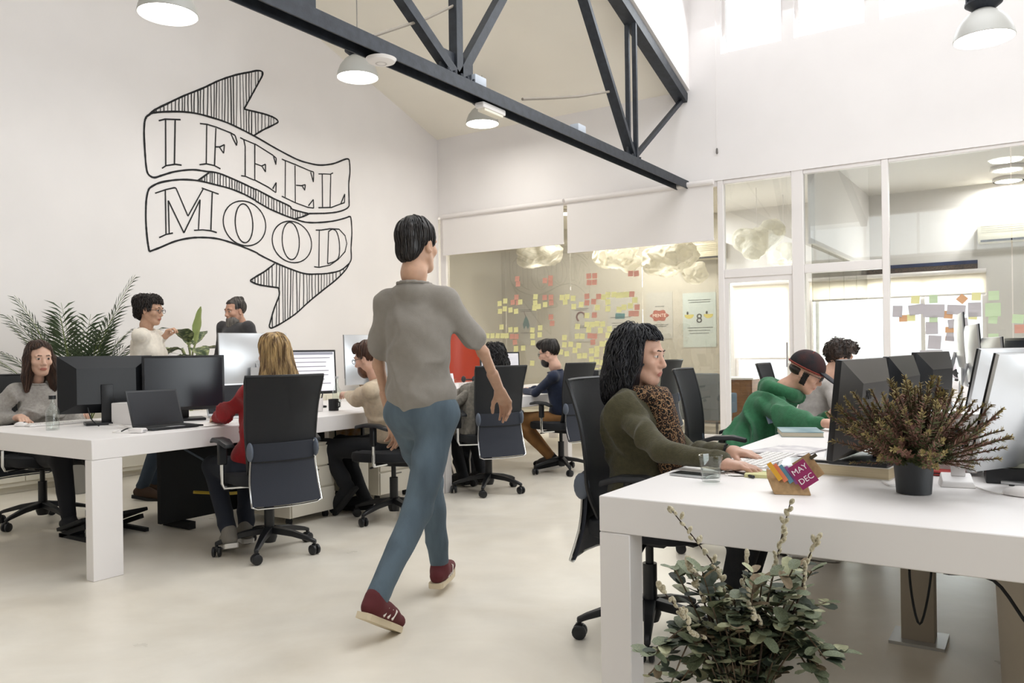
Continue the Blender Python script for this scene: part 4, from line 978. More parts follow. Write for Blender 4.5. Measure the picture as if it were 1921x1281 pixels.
# --- standing woman in white with glasses
L2 = (-6.27, 3.98, 0); F2 = 30
h2 = loc_of(L2, F2, at_d(283, 582, depth(*L2[:2])))
J2 = stand_pose(z=h2[2]-.655, lean=3, wrR=loc_of(L2, F2, at_d(308, 634, depth(*L2[:2])+.05)), wrL=(-.2, .1, .80), head=h2, sh=.16)
J2['neck'] = V(*h2)-V(0, .04, .122)
def hair2():
    c = lambda P: np.maximum(np.minimum(P[:, 1]-.045, .058-P[:, 2]), np.minimum(P[:, 1]+.015, -.01-P[:, 2]))
    return [('hair', [ell((0, -.016, .046), (.084, .104, .093), .02), ell((0, -.10, .055), (.068, .062, .062), .03), ell((0, -.09, -.02), (.06, .045, .06), .03)], hairmat('17110f', '2c211c'), curls(40, .010, 55), c, .0075)]
person('standing woman with curly black bun and glasses in a white sweater', L2, F2, J2, 'c39a80', '17110f', 1., 1.1, knit('e0d8cb', .05, 40, .4), mat('slate_jeans', '2f3b48', .9), (mat('brown_suede_boot', '3a2718', .9), M_blackm), hair2, (-8, 0, -4), extra=lambda r, h, R: glasses(r, h, R), topfold=.008, seed=44, locks=(900, .06, .0028, .009, 150),
       hands={'R': dict(dir=(0, .5, .8), up=(0, -1, .3), curl=(45, 50, 30)), 'L': dict(curl=(25, 30, 20))})
# --- bearded standing man
L3 = (-6.4, 5.0, 0); F3 = -90
h3 = loc_of(L3, F3, at_d(441, 584, depth(*L3[:2])))
J3 = stand_pose(z=h3[2]-.60, lean=2, wrR=(.26, .16, .93), wrL=(-.26, .14, .95), head=h3, sh=.2)
J3['neck'] = V(*h3)-V(0, .05, .105)
def hair3():
    c = lambda P: np.maximum(np.maximum(np.minimum(P[:, 1]-.035, .075-P[:, 2]), np.minimum(P[:, 1]+.02, .01-P[:, 2])), -.06-P[:, 2])
    return [('hair', [ell((0, -.018, .042), (.077, .098, .086), .02), ell((0, -.045, .115), (.03, .045, .022), .03), ell((0, -.085, .11), (.018, .02, .018), .02)], hairmat('2b2624', '57504b'), strands(50, .004, 120), c, .0075),
            ('beard', [ell((0, .042, -.085), (.066, .060, .062), .02), ell((0, .07, -.13), (.035, .032, .04), .03)], hairmat('45403c', '8a837b'), strands(51, .006, 110), lambda P: np.maximum(np.minimum(P[:, 2]+.045, 1), -(P[:, 1]+.005)), .0075)]
person('standing man with grey beard and swept back hair in a dark grey sweater', L3, F3, J3, 'c4967e', '2b2624', 0., 1.15, knit('3c3a3c', .10, 50, .4), BK, (BK, M_blackm), hair3, (-8, 0, -4), topfold=.008, seed=55, bulk=1.12)
# --- curly haired sitter in grey coat
L7 = (-4.02, 5.74, 0); F7 = 160
h7 = loc_of(L7, F7, at_d(924, 672, depth(*L7[:2])))
J7 = seat_pose(head=h7, wrL=loc_of(L7, F7, (-4.38, 5.5, .77)), wrR=loc_of(L7, F7, (-4.38, 5.85, .77)), headfwd=.05, sh=.17, elw=.6, feet=.25)
def hair7():
    return [('hair', [ell((0, -.02, .04), (.095, .11, .095), .02), ell((0, -.05, -.06), (.115, .085, .13), .04)], hairmat('0e0c0d', '1f1a1a'), curls(60, .012, 60), lambda P: np.minimum(P[:, 1]-.03, .05-P[:, 2]), .0085)]
def ex7(root, hed, HR):
    n = J7['neck']; pr = []
    for i in range(5): pr.append(cone(V(-.19-.008*i, -.10+.06*i, n[2]-.12-.02*i), V(-.25+.012*i, -.12+.055*i, .50), .05, .06, .04))
    piece_w('coat', root, pr, .011, knit('7d786f', .22, 45, .8), folds(63, .013, 22, (1, 1, .4)))
person('person with black curly hair and grey woolly coat behind a mesh chair', L7, F7, J7, 'c39a80', '0e0c0d', 1., 1.3, knit('7d786f', .22, 45, .8), BK, (BK, M_blackm), hair7, (-8, 0, 0), extra=ex7, topfold=.010, seed=66, locks=(900, .08, .0032, .010, 130))
# --- man in navy
L8 = (-4.02, 6.96, 0); F8 = 196
h8 = loc_of(L8, F8, at_d(1030, 663, depth(*L8[:2])-.05))
J8 = seat_pose(head=h8, wrL=loc_of(L8, F8, at_z(982, 733, .785)), wrR=loc_of(L8, F8, (-4.45, 7.1, .785)), headfwd=.06, sh=.185, elw=.4, feet=.02, knee=.42)
J8['anL'] = V(-.12, .02, .12); J8['toL'] = V(-.13, .17, .035); J8['anR'] = V(.12, .10, .11); J8['toR'] = V(.13, .26, .035)
def hair8():
    c = lambda P: np.maximum(np.maximum(np.minimum(P[:, 1]-.05, .058-P[:, 2]), np.minimum(P[:, 1]+.02, .012-P[:, 2])), -.05-P[:, 2])
    return [('hair', [ell((0, -.016, .046), (.08, .102, .088), .02), ell((0, .04, .10), (.065, .07, .042), .03), ell((0, -.03, .11), (.06, .07, .03), .03)], hairmat('15110f', '2a211c'), strands(71, .006, 110), c, .008),
            ('beard', [ell((0, .04, -.08), (.064, .058, .054), .02)], hairmat('120e0d', '241b17'), strands(72, .004, 110), lambda P: np.maximum(P[:, 2]+.035, -(P[:, 1]+.005)), .008)]
person('man with dark beard and glasses in a navy sweater and tan trousers', L8, F8, J8, 'd2a791', '15110f', 0., 1.2, knit('222b42', .10, 45, .35), mat('tan_chinos', '8a6238', .9, var=.12, vscale=12), (BK, SHW), hair8, (-10, 0, 0), extra=lambda r, h, R: glasses(r, h, R), topfold=.007, seed=77)
# --- man in green hoodie with cap
L10 = (-1.44, 4.74, 0); F10 = 8
h10 = loc_of(L10, F10, at_d(1512, 698, depth(*L10[:2])+.12))
J10 = seat_pose(head=h10, wrR=loc_of(L10, F10, at_z(1558, 796, .785)), wrL=loc_of(L10, F10, at_z(1560, 778, .785)), headfwd=.16, sh=.19, elw=.5, feet=.3)
J10['neck'] = V(*h10)-V(0, .12, .10)
def hair10():
    cap = [ell((0, -.01, .035), (.092, .110, .100), .02)]
    f = noise_fn(80, 40)
    return [('cap', cap, mat('black_red_cap', '16161b', .85, col2='3a1a18', vscale=14, bump=.3, bscale=200), None, lambda P: .022-.0*P[:, 1]-P[:, 2], .006),
            ('cap_brim', [ell((0, .135, .028), (.078, .080, .010), .02, rotm(-12, 0, 0))], mat('dark_cap_brim', '24242c', .8), None, lambda P: .06-P[:, 1], .005),
            ('cap_band', [cone((.094*math.cos(a), -.008+.112*math.sin(a), .026), (.094*math.cos(a+.3), -.008+.112*math.sin(a+.3), .026), .006, .006, .004) for a in np.arange(0, 6.2, .3)]+[cone((.094*math.sin(b)*.9, -.01, .035+.1*math.cos(b)), (.094*math.sin(b+.2)*.9, -.01, .035+.1*math.cos(b+.2)), .0035, .0035, .003) for b in np.arange(-1.5, 1.4, .2)], mat('rust_piping', '7a2f22', .8), None, None, .005),
            ('hair', [ell((0, -.028, -.005), (.0755, .076, .042), .03)], hairmat('17110f', '2a1f1a'), strands(82, .003, 110), None, .006)]
def ex10(root, hed, HR):
    n = J10['neck']; gm = knit('2f6b47', .10, 50, .4)
    ring = [n+V(math.cos(a)*.10, math.sin(a)*.085-.02, -.01-.035*math.sin(a)) for a in np.linspace(0, 2*PI, 15)]
    piece_w('hood', root, [cone(ring[i], ring[i+1], .036, .036, .03) for i in range(14)]+[ell(n+V(0, -.10, -.03), (.10, .06, .07), .04)], .009, gm, folds(84, .008, 26))
    glasses(root, hed, HR); S = J10['shR']
    MB().box((S[0]+.062, S[1]+.03, S[2]-.05), (.006, .05, .07), Matrix.Rotation(.3, 3, 'X')).build('sleeve_patch', mat('white_blue_patch', 'dfe2e6', .8, col2='7f97b8', vscale=25), root)
person('man in green hoodie and black cap leaning over the desk', L10, F10, J10, 'cc9f88', '17110f', 0., 1., knit('2f6b47', .10, 50, .4), NAVYD, (BK, SHW), hair10, (-28, 0, -4), beardm=lambda x, y, z: (np.abs(x) > .045) & (y > .0) & (y < .034) & (z < .004) & (z > -.072), locks=None, extra=ex10, topfold=.011, seed=88, bulk=1.12, collar=False)
# --- curly haired man in grey
L11 = (-1.42, 6.25, 0); F11 = 25
h11 = loc_of(L11, F11, at_d(1575, 672, depth(*L11[:2])+.1))
J11 = seat_pose(head=h11, wrR=loc_of(L11, F11, (-.95, 6.1, .785)), wrL=loc_of(L11, F11, (-.95, 6.5, .785)), headfwd=.08, sh=.18, elw=.4)
def hair11():
    c = lambda P: np.maximum(np.maximum(np.minimum(P[:, 1]-.06, .05-P[:, 2]), np.minimum(P[:, 1]+.02, .0-P[:, 2])), -.065-P[:, 2])
    return [('hair', [ell((0, -.012, .05), (.092, .108, .10), .02), ell((0, .055, .09), (.08, .055, .05), .03)], hairmat('1c1411', '3c2a1e'), curls(90, .011, 60), c, .0085)]
person('man with short dark curly hair in a light grey top behind the monitors', L11, F11, J11, 'cfa58e', '1c1411', 0., 1.2, knit('a8a29d', .07, 40, .3), NAVYD, (BK, SHW), hair11, (-12, 0, 0), topfold=.008, seed=99, locks=(800, .05, .0032, .009, 160))
# ------------------------------------------------------------------ mural
def cropf(x0, y0, k): return lambda pts: [(x0+x/k, y0+y/k) for x, y in pts]
cA, cB, cC, cD, cG = cropf(260, 120, 5.823), cropf(460, 180, 5.823), cropf(260, 310, 5.823), cropf(460, 380, 5.336), cropf(240, 100, 2.373)
def smooth2(pts, n=5, closed=False): return [(p[0], p[1]) for p in spline([Vector((x, y, 0)) for x, y in pts], n, closed)]
MX = XL+.004
mural = thing('wall_mural', 'hand drawn black ribbon mural reading I FEEL MOOD on the white wall', 'mural', (MX, 6.2, 2.6))
MO = Vector((MX, 6.2, 2.6)); _rs = random.Random(5)
def stroke(mb, pts, w=.017, closed=False):
    q = [at_x(x, y, MX)-MO for x, y in pts]; k = len(q)
    if k < 2: return
    if not closed:
        for i in range(1, k-1):
            if (q[i]-q[i-1]).normalized().dot((q[i+1]-q[i]).normalized()) < .6:
                d0 = (q[i]-q[i-1]).normalized()*w*.4
                stroke(mb, pts[:i+1], w); stroke(mb, pts[i:], w); return
    L_, R_ = [], []
    for i in range(k):
        t = (q[(i+1) % k]-q[i-1]) if closed else (q[min(i+1, k-1)]-q[max(i-1, 0)])
        t = t.normalized() if t.length > 1e-9 else Vector((0, 1, 0)); nrm = Vector((0, -t.z, t.y)); hw = w/2*(.88+.24*_rs.random())
        L_.append(q[i]+nrm*hw); R_.append(q[i]-nrm*hw)
    fs = [(i, (i+1) % k, k+(i+1) % k, k+i) for i in range(k if closed else k-1)]
    off = Vector((_rs.random()*.001, 0, 0)); mb.add([v+off for v in L_+R_], fs)
def hatch(poly, step, w=.012, jit=1.2):
    mb = MB(); xs = [p[0] for p in poly]; x = min(xs)+step*.6; n = len(poly)
    while x < max(xs)-1:
        sl = _rs.uniform(-.025, .025); ys = []
        for i in range(n):
            (x0, y0), (x1, y1) = poly[i], poly[(i+1) % n]
            if (x0 <= x) != (x1 <= x): ys.append(y0+(x-x0)/(x1-x0)*(y1-y0))
        ys.sort()
        for a, b in zip(ys[::2], ys[1::2]):
            if b-a > 2: m_ = (a+b)/2; stroke(mb, [(x+(a-m_)*sl, a), (x+_rs.uniform(-.6, .6), m_), (x+(b-m_)*sl, b)], w*_rs.uniform(.7, 1.25))
        x += step*_rs.uniform(.75, 1.25)
    return mb
top1 = smooth2(cA([(110, 560), (180, 500), (320, 430), (500, 345), (700, 265), (880, 180), (1060, 120)])+cG([(540, 84), (575, 77), (597, 81), (600, 95), (582, 130), (548, 192), (520, 243)]))
top1b = smooth2(cG([(520, 243), (525, 250), (600, 268), (650, 286), (668, 303), (655, 315), (600, 342), (558, 368)]))
r1top = smooth2(cA([(65, 640), (78, 590), (110, 558), (180, 530), (400, 520), (600, 535), (800, 585), (1000, 655), (1270, 790)])+cB([(330, 570), (560, 690), (700, 735), (820, 755), (960, 740), (1080, 695), (1120, 688), (1138, 710), (1145, 830), (1132, 960), (1135, 1150), (1132, 1205), (1090, 1240), (1000, 1268), (880, 1281)])+cD([(760, 108), (640, 110)]))
r1left = smooth2(cA([(65, 640), (60, 760), (70, 960), (85, 1130), (108, 1205), (170, 1240), (260, 1215), (400, 1175), (590, 1155), (750, 1175), (880, 1195)])+cC([(1100, 180), (1270, 260)])+cB([(130, 1025), (300, 1115), (480, 1200)])+cD([(480, 70), (640, 112)]))
r2top = smooth2(cC([(80, 480), (85, 380), (105, 280), (140, 235), (250, 185), (450, 157), (650, 168), (850, 215), (1000, 255), (1150, 315), (1280, 385)])+cB([(120, 1150), (250, 1225)])+cD([(270, 75), (400, 130), (500, 165), (600, 195), (720, 200), (880, 185), (1000, 155), (1045, 140), (1060, 165), (1068, 300), (1060, 450), (1062, 560), (1045, 603)]))
r2bot = smooth2(cC([(80, 480), (80, 600), (90, 750), (105, 870), (118, 940)]))
r2bot2 = smooth2(cC([(118, 942), (230, 900), (400, 830), (560, 795), (700, 788), (850, 800), (1000, 840), (1150, 895), (1280, 950)])+cD([(150, 525), (300, 600), (430, 655), (590, 710), (720, 715), (850, 705), (960, 675), (1045, 605)]))
tail = smooth2(cD([(1045, 605), (1000, 680), (900, 780), (780, 875), (640, 990), (520, 1100), (430, 1165), (340, 1220), (262, 1256), (240, 1235)]))
tail2 = smooth2(cD([(240, 1235), (290, 1060), (340, 930), (336, 862)]))+smooth2(cD([(330, 852), (150, 825), (80, 800), (55, 778), (110, 740), (200, 685), (295, 610)]))
mb = MB()
for l in (top1, top1b, r1top, r1left, r2top, r2bot, r2bot2, tail, tail2, cC([(650, 167), (770, 80)]), smooth2(cD([(640, 112), (570, 143), (500, 162)]))): stroke(mb, l, .021)
mb.build('ribbon_outline', M_ink, mural)
def between(a, b): return a+b[::-1]
inx = lambda l, a, b: [p for p in l if a <= p[0] <= b]
seg1 = [p for p in r1top if p[1] < 262 and p[0] < 478]
hatch(top1+top1b+seg1[::-1], 6.0).build('hatching', M_ink, mural)['kind'] = 'stuff'
up = [p for p in r1left if p[0] > 388 and p[1] > 320 and p[0] < 582]; lo_ = [p for p in r2top if 372 < p[0] < 556]
hatch(cC([(650, 167), (770, 80)])+up+lo_[::-1], 5.0).build('hatching', M_ink, mural)['kind'] = 'stuff'
lo2 = [p for p in r2bot2 if p[0] > 516]
hatch(tail+tail2+lo2, 6.0).build('hatching', M_ink, mural)['kind'] = 'stuff'
def ell2(f, l, r, t, b, tilt=0):
    cx, cy, rx, ry = (l+r)/2, (t+b)/2, (r-l)/2, (b-t)/2
    return f([(cx+rx*math.cos(a)+tilt*ry*math.sin(a), cy+ry*math.sin(a)) for a in np.linspace(0, 2*PI, 41)[:-1]])
LET = [('I', [cA([(220, 620), (290, 602), (460, 608)]), cA([(295, 608), (297, 1105)]), cA([(400, 605), (392, 1095)]), cA([(255, 1140), (300, 1110), (400, 1095), (470, 1105)])], []),
 ('F', [cA([(670, 650), (750, 660), (850, 690), (1000, 750), (1055, 780), (1075, 850), (1070, 890), (1040, 830), (1010, 765)]), cA([(745, 665), (740, 1095)]), cA([(845, 700), (830, 1110)]), cA([(665, 1100), (740, 1090), (830, 1110), (895, 1145)]), cA([(840, 905), (890, 905), (938, 880), (930, 975), (885, 910)])], []),
 ('E', [cA([(1110, 805), (1150, 825), (1270, 875)])+cB([(110, 525), (300, 645), (340, 680), (335, 750), (310, 660)]), cA([(1150, 830), (1165, 900), (1165, 1220)]), cB([(105, 530), (105, 915)]), cA([(1120, 1220), (1170, 1228), (1260, 1268)])+cB([(100, 915), (250, 995), (335, 1055), (338, 945), (300, 1015)]), cB([(110, 740), (180, 765), (222, 745), (222, 830), (185, 770)])], []),
 ('E', [cB([(400, 690), (550, 750), (700, 815), (748, 830), (745, 940), (715, 830)]), cB([(440, 710), (437, 1105)]), cB([(545, 760), (548, 1160)]), cB([(400, 1095), (545, 1165), (680, 1215), (748, 1225), (745, 1130), (690, 1200)]), cB([(555, 975), (615, 980), (658, 968), (650, 1030), (625, 985)])], []),
 ('L', [cB([(800, 852), (870, 852), (930, 855), (960, 840)]), cB([(842, 855), (845, 1215)]), cB([(935, 855), (928, 1215)]), cB([(800, 1220), (940, 1218), (1040, 1180), (1085, 1165), (1088, 1070), (1045, 1175)])], []),
 ('M', [cC([(180, 305), (300, 265), (390, 245), (410, 250)]), cC([(410, 250), (540, 555), (705, 260)]), cC([(690, 248), (750, 270), (875, 315)]), cC([(805, 290), (790, 705)]), cC([(655, 700), (672, 375), (495, 738), (325, 385), (335, 745)]), cC([(605, 710), (700, 705), (790, 715), (855, 735)]), cC([(292, 275), (300, 750)]), cC([(225, 790), (300, 755), (375, 740)])], []),
 ('O', [], [ell2(cG, 425, 613, 657, 857, .12), ell2(cG, 478, 556, 670, 843, .05)]), ('O', [], [ell2(cG, 643, 817, 747, 932, .12), ell2(cG, 687, 763, 752, 918, .05)]),
 ('D', [cD([(705, 275), (760, 275), (850, 262), (940, 266), (1000, 330), (1018, 410), (1000, 490), (930, 570), (850, 625), (740, 648), (690, 642)]), cD([(742, 278), (738, 640)]), cD([(835, 290), (825, 612)]), smooth2(cD([(835, 290), (870, 268), (910, 285), (935, 350), (945, 440), (938, 540), (900, 585), (825, 612)]))], [])]
for nm, lines, loops in LET:
    mb = MB()
    for l in lines: stroke(mb, l, .016)
    for l in loops: stroke(mb, l, .016, True)
    mb.build('letter', M_ink, mural)['label'] = 'outlined capital letter '+nm
# ------------------------------------------------------------------ sticky notes on the glass
def paper(name, c, tr=.25):
    m = mat(name, c, .9, var=.03, vscale=3); nt = m.node_tree; b = nt.nodes['Principled BSDF']; t = nt.nodes.new('ShaderNodeBsdfTranslucent'); t.inputs[0].default_value = lin(c)
    x = nt.nodes.new('ShaderNodeMixShader'); x.inputs[0].default_value = tr; nt.links.new(b.outputs[0], x.inputs[1]); nt.links.new(t.outputs[0], x.inputs[2]); nt.links.new(x.outputs[0], nt.nodes['Material Output'].inputs[0]); return m
NY, NP, NG, NO, NGR = paper('yellow_note', 'eae7b2'), paper('pink_note', 'dba999'), paper('green_note', 'cfe0bf'), paper('orange_note', 'e0b48c'), paper('grey_paper', 'd4d0d4', .5)
def note_mesh(nm, w, h):
    vs = []; 
    for i, v in enumerate((0, .5, 1)):
        for u in (-.5, .5): vs.append((u*w, -.001-.006*(1-v)**2, (v-.5)*h))
    for i, v in enumerate((0, .5, 1)):
        for u in (-.5, .5): vs.append((u*w, -.0005-.006*(1-v)**2, (v-.5)*h))
    return pyd(nm, vs, [(0, 1, 3, 2), (2, 3, 5, 4), (8, 9, 7, 6), (10, 11, 9, 8), (0, 6, 7, 1), (4, 5, 11, 10), (0, 2, 8, 6), (2, 4, 10, 8), (1, 7, 9, 3), (3, 9, 11, 5)])
nmesh = {k: note_mesh('sticky_note', .076, .076) for k in ('y', 'p')}
nmesh['y'].materials.append(NY); nmesh['p'].materials.append(NP)
YEL = '418,460 455,443 555,450 420,512 452,495 490,503 527,512 657,415 655,455 678,480 650,490 721,467 833,420 868,415 908,425 855,450 912,480 962,467 1070,487 1112,417 1140,402 1140,450 1140,495 1180,400 1210,405 1238,403 1265,400 1320,437 1290,475 1215,500 1248,485 1000,540 430,617 337,675 370,675 405,675 437,675 465,675 490,635 527,635 636,637 688,622 637,677 685,668 640,722 575,757 527,760 525,790 527,825 635,858 850,687 850,735 892,732 945,740 920,772 865,795 825,783 937,613 1000,600 1035,600 1068,595 1105,597 1012,635 1090,640 1150,630 935,678 970,678 1140,672 1178,672 1100,730 1135,725 1030,775 1067,762 1127,775 1065,798 950,810 985,808 1030,830 1030,862 1068,850 1105,855 1060,907 1100,900 1040,945 1095,972 1060,1010'
PNK = '530,418 505,452 540,453 718,420 760,418 762,455 1000,412 1000,455 1078,413 1045,447 1300,397 1335,485 1295,527 1330,527 1050,537 760,550 768,592 720,307 757,290 757,325 540,330 535,295 1012,277 1052,275 1015,320 1050,318 1292,260 1330,260 500,680 530,680 520,718 1020,675 1052,678 1040,718'
rs = random.Random(3)
for key, lst, lab, grp in (('y', YEL, 'pale yellow square sticky note on the glass partition', 'yellow sticky notes on the glass'), ('p', PNK, 'salmon pink square sticky note on the glass partition', 'pink sticky notes on the glass')):
    for i, q in enumerate(lst.split()):
        x, y = map(float, q.split(',')); p = at_y(820+x/3.557, 440+y/3.557, YP-.008-.0006*(i % 5))
        o = link('sticky_note', nmesh[key], None, None, p, (0, rs.uniform(-.09, .09), 0)); tag(o, lab, 'sticky note', grp)
RIGHT = [(1163, 940, 48, 62, NGR, .05), (1275, 930, 74, 55, NGR, -.12), (1380, 937, 102, 70, NGR, .05), (1515, 930, 86, 50, NGR, .08), (1625, 930, 60, 75, NGR, .0), (1525, 1010, 92, 46, NGR, -.12), (1545, 1085, 140, 66, NGR, .12), (1368, 1040, 60, 66, NGR, 0), (1385, 1125, 62, 72, NGR, .08), (1365, 1205, 110, 60, NGR, 0),
         (1378, 865, 40, 45, NG, 0), (1270, 870, 42, 42, NY, .08), (1740, 845, 48, 48, NG, 0), (1735, 930, 70, 70, NG, .0), (1735, 990, 40, 40, NG, .1), (1738, 1100, 46, 46, NG, 0), (1740, 1180, 50, 44, NG, .1), (1635, 850, 42, 42, NY, .05), (1245, 978, 40, 36, NY, 0), (1615, 968, 40, 36, NY, .1), (1550, 865, 40, 40, NO, .75), (1468, 960, 42, 40, NO, .1), (1197, 982, 40, 36, NO, 0), (1475, 1050, 40, 30, NO, 0), (1475, 1103, 40, 26, NO, .1), (1895, 1045, 44, 44, NP, 0), (1885, 985, 50, 46, NG, .1), (1378, 985, 40, 36, NG, 0)]
nm_ = {id(NGR): ('grey', 'sheet of grey sketch paper taped on the right glass pane', 'taped_sheet', 'sketch sheets on the right pane'), id(NG): ('green', 'pale green sticky note on the right glass pane', 'sticky_note', 'green notes on the right pane'), id(NY): ('yellow', 'yellow sticky note among sketches on the right glass pane', 'sticky_note', 'yellow notes on the right pane'), id(NO): ('orange', 'orange sticky note among sketches on the right glass pane', 'sticky_note', 'orange notes on the right pane'), id(NP): ('pink', 'single pink sticky note at the right picture edge', 'sticky_note', None)}
RL = ['small grey sheet leftmost on the right pane', 'tilted grey sheet second from the left in the top row', 'widest grey sheet in the top row of the right pane', 'grey sheet right of the widest one in the top row', 'grey sheet at the right end of the top row, over a yellow note', 'grey sheet in the second row, tilted up to the right', 'large tilted grey sheet lowest on the right', 'square grey sheet below the widest one', 'grey sheet hanging under the square one', 'lowest wide grey sheet just above the desk monitors',
 'pale green note above the widest grey sheet', 'yellow note near the top left of the right pane', 'topmost pale green note beside the window frame', 'larger pale green note second in the right column', 'pale green note third in the right column', 'pale green note fourth in the right column', 'lowest pale green note in the right column', 'yellow note at the top right among the sketches', 'yellow note next to an orange one at the left', 'yellow note under the end sheet of the top row', 'orange note turned on its corner', 'orange note in the middle of the pane', 'orange note next to a yellow one at the left', 'orange note left of the second row sheet', 'lowest orange note of the right pane', '', 'pale green sheet beside the pink note at the picture edge', 'pale green note just under the widest grey sheet']
for i, (x, y, w_, h_, m, a) in enumerate(RIGHT):
    p = at_y(1320+x/3.197, 290+y/3.197, YP-.008-.0006*(i % 4)); k = 1/3.197/150
    me = note_mesh('note', w_*k, h_*k); _, lab, nm, grp = nm_[id(m)]
    tag(link(nm, me, None, m, p, (0, a, 0)), RL[i] or lab, 'sticky note' if nm == 'sticky_note' else 'paper', grp)
# ------------------------------------------------------------------ text helper
def text_obj(body, size, material, parent, loc, rot, name='lettering', ext=.0006):
    cu = bpy.data.curves.new('t', 'FONT'); cu.body = body; cu.size = size; cu.align_x = 'CENTER'; cu.align_y = 'CENTER'; cu.extrude = ext; cu.resolution_u = 3
    o = bpy.data.objects.new('t', cu); C.objects.link(o); dg = bpy.context.evaluated_depsgraph_get()
    me = bpy.data.meshes.new_from_object(o.evaluated_get(dg)); bpy.data.objects.remove(o)
    me.materials.clear(); return link(name, me, parent, material, loc, rot)
# ------------------------------------------------------------------ posters on the meeting room wall
POSTER = mat('poster_paper', 'b7b6b2', .8); POSTERB = mat('pale_blue_poster', 'bcc8c8', .8); DK = mat('poster_ink', '2b2a2c', .8)
def poster(px, py, w, h, label, m):
    p = at_y(px, py, Y_FAR-.006); t = thing('poster', label, 'poster', p); MB().box((0, 0, 0), (w, .006, h)).build('sheet', m, t); return t
def bars(t, z, w, n=1, gap=.03, hgt=.012, m=DK):
    for i in range(n):
        mb = MB(); x = -w/2*(1-.1*i)
        while x < w/2*(1-.1*i): l = rs.uniform(.012, .03); mb.box((x+l/2, -.0045, z-i*gap), (l, .002, hgt)); x += l+.008
        mb.build('print_line', m, t)
FR = (PI/2, 0, 0)
def blob(t, poly, m, z=0, x=0, name='print_shape', y=-.0045): MB().add([(px_+x, y, pz+z) for px_, pz in poly], [tuple(range(len(poly)))]).build(name, m, t)
t = poster(1237, 592, .52, .86, 'poster with a brown-red cloud reading MENTE', POSTER)
RED_ = mat('brick_red_ink', '9a4a38', .8)
cl = [(1.0*(.17+.022*math.cos(6*a))*math.cos(a), .6*(.17+.022*math.cos(6*a))*math.sin(a)) for a in np.linspace(0, 2*PI, 49)[:-1]]
blob(t, cl, RED_); text_obj('MENTE', .085, mat('white_ink', 'e6ded2', .8), t, (0, -.006, -.0), FR); bars(t, .17, .16); bars(t, -.17, .3, 2)
t = poster(1312, 600, .62, .98, 'pale blue poster with two lemon halves and a figure 8', POSTERB)
YL = mat('lemon_ink', 'c3b860', .8)
for x in (-.19, .17): blob(t, [(.09*math.cos(a), .075*math.sin(a)) for a in np.linspace(PI, 2*PI, 16)], YL, .1, x); blob(t, [(.02*math.cos(a), .03*math.sin(a)) for a in np.linspace(0, 2*PI, 12)[:-1]], DK, .13, x-.03)
text_obj('8', .24, DK, t, (0, -.006, .02), FR); bars(t, .36, .42, 2, .04); bars(t, -.14, .45, 3, .05)
t = poster(1163, 600, .5, .86, 'poster with a teal block and lines of small print', POSTER); TEAL = mat('teal_ink', '2f6f78', .8)
blob(t, [(-.1, -.05), (.1, -.05), (.11, .05), (-.09, .06)], TEAL, .07); bars(t, .05, .4, 1); bars(t, -.06, .34, 4, .045)
t = poster(1090, 600, .5, .86, 'poster with a maroon curved handle shape', POSTER); MAR = mat('maroon_ink', '5c2a2a', .8)
mb = MB(); mb.tube([(.09*math.cos(a), -.006, .09*math.sin(a)+.06) for a in np.linspace(-.2, 4.2, 14)], .018, 6); mb.build('print_shape', MAR, t); bars(t, .22, .3, 2); bars(t, -.12, .3, 2)
t = poster(987, 606, .5, .9, 'poster with a teal radish drawing', POSTER)
blob(t, [(0, .16), (.06, .05), (.09, -.06), (.04, -.13), (0, -.05), (-.05, -.13), (-.08, -.03), (-.05, .06)], TEAL, .0); mb = MB(); mb.tube([(0, -.005, .12), (-.05, -.005, .25)], .006, 5); mb.build('print_shape', MAR, t); bars(t, .27, .3, 2); bars(t, -.2, .26, 1)
# ------------------------------------------------------------------ crumpled paper cloud lamps and fittings behind the glass
M_cloud = paper('crumpled_white_paper', 'e9e6dc', .45)
def cloud(px, py, Y, wpx, hpx, label, seed, power=9):
    p = at_y(px, py, Y); s = F_PX/depth(p.x, p.y); r = np.random.RandomState(seed)
    t = thing('cloud_lamp', label, 'lamp', p, group='crumpled paper cloud lamps'); R0 = wpx/s/2; H0 = hpx/s/2
    prims = [ell((R0*.7*r.uniform(-1, 1), R0*.4*r.uniform(-1, 1), H0*.55*r.uniform(-1, 1)), (R0*r.uniform(.3, .5),)*2+(H0*r.uniform(.4, .6),), .03) for _ in range(9)]+[ell((0, 0, 0), (R0*.8, R0*.6, H0*.7), .03)]
    f1, f2 = noise_fn(seed, 13), noise_fn(seed+1, 31)
    f3 = noise_fn(seed+2, 60)
    P, Q = sdf_mesh(prims, .017, lambda P: -.09*(np.clip(1-np.abs(f1(P))*2.4, 0, 1)-.5)-.05*np.clip(1-np.abs(f2(P))*2.6, 0, 1)-.02*f3(P))
    o = link('paper_shade', np_mesh('paper_shade', P, Q), t, M_cloud); o.data.polygons.foreach_set('use_smooth', [False]*len(o.data.polygons))
    MB().tube([(0, 0, H0*.5), (0, 0, 3.6-p.z)], .006, 5).build('cord', M_frame, t)
    l = bpy.data.lights.new('bulb', 'POINT'); l.energy = power; l.shadow_soft_size = .12; lo = bpy.data.objects.new('bulb', l); C.objects.link(lo); lo.parent = t; lo.location = (0, -R0*.2, -H0-.12)
cloud(1256, 484, 11.6, 110, 62, 'white crumpled paper cloud lamp right of the longer blind', 201)
cloud(1302, 512, 12.4, 44, 40, 'small paper cloud lamp hanging lower near the glass door', 202, 5)
cloud(1150, 482, 12.6, 90, 50, 'paper cloud lamp hanging mid room behind the blinds', 203)
cloud(1010, 480, 12.9, 90, 44, 'paper cloud lamp deepest behind the corner blind', 204)
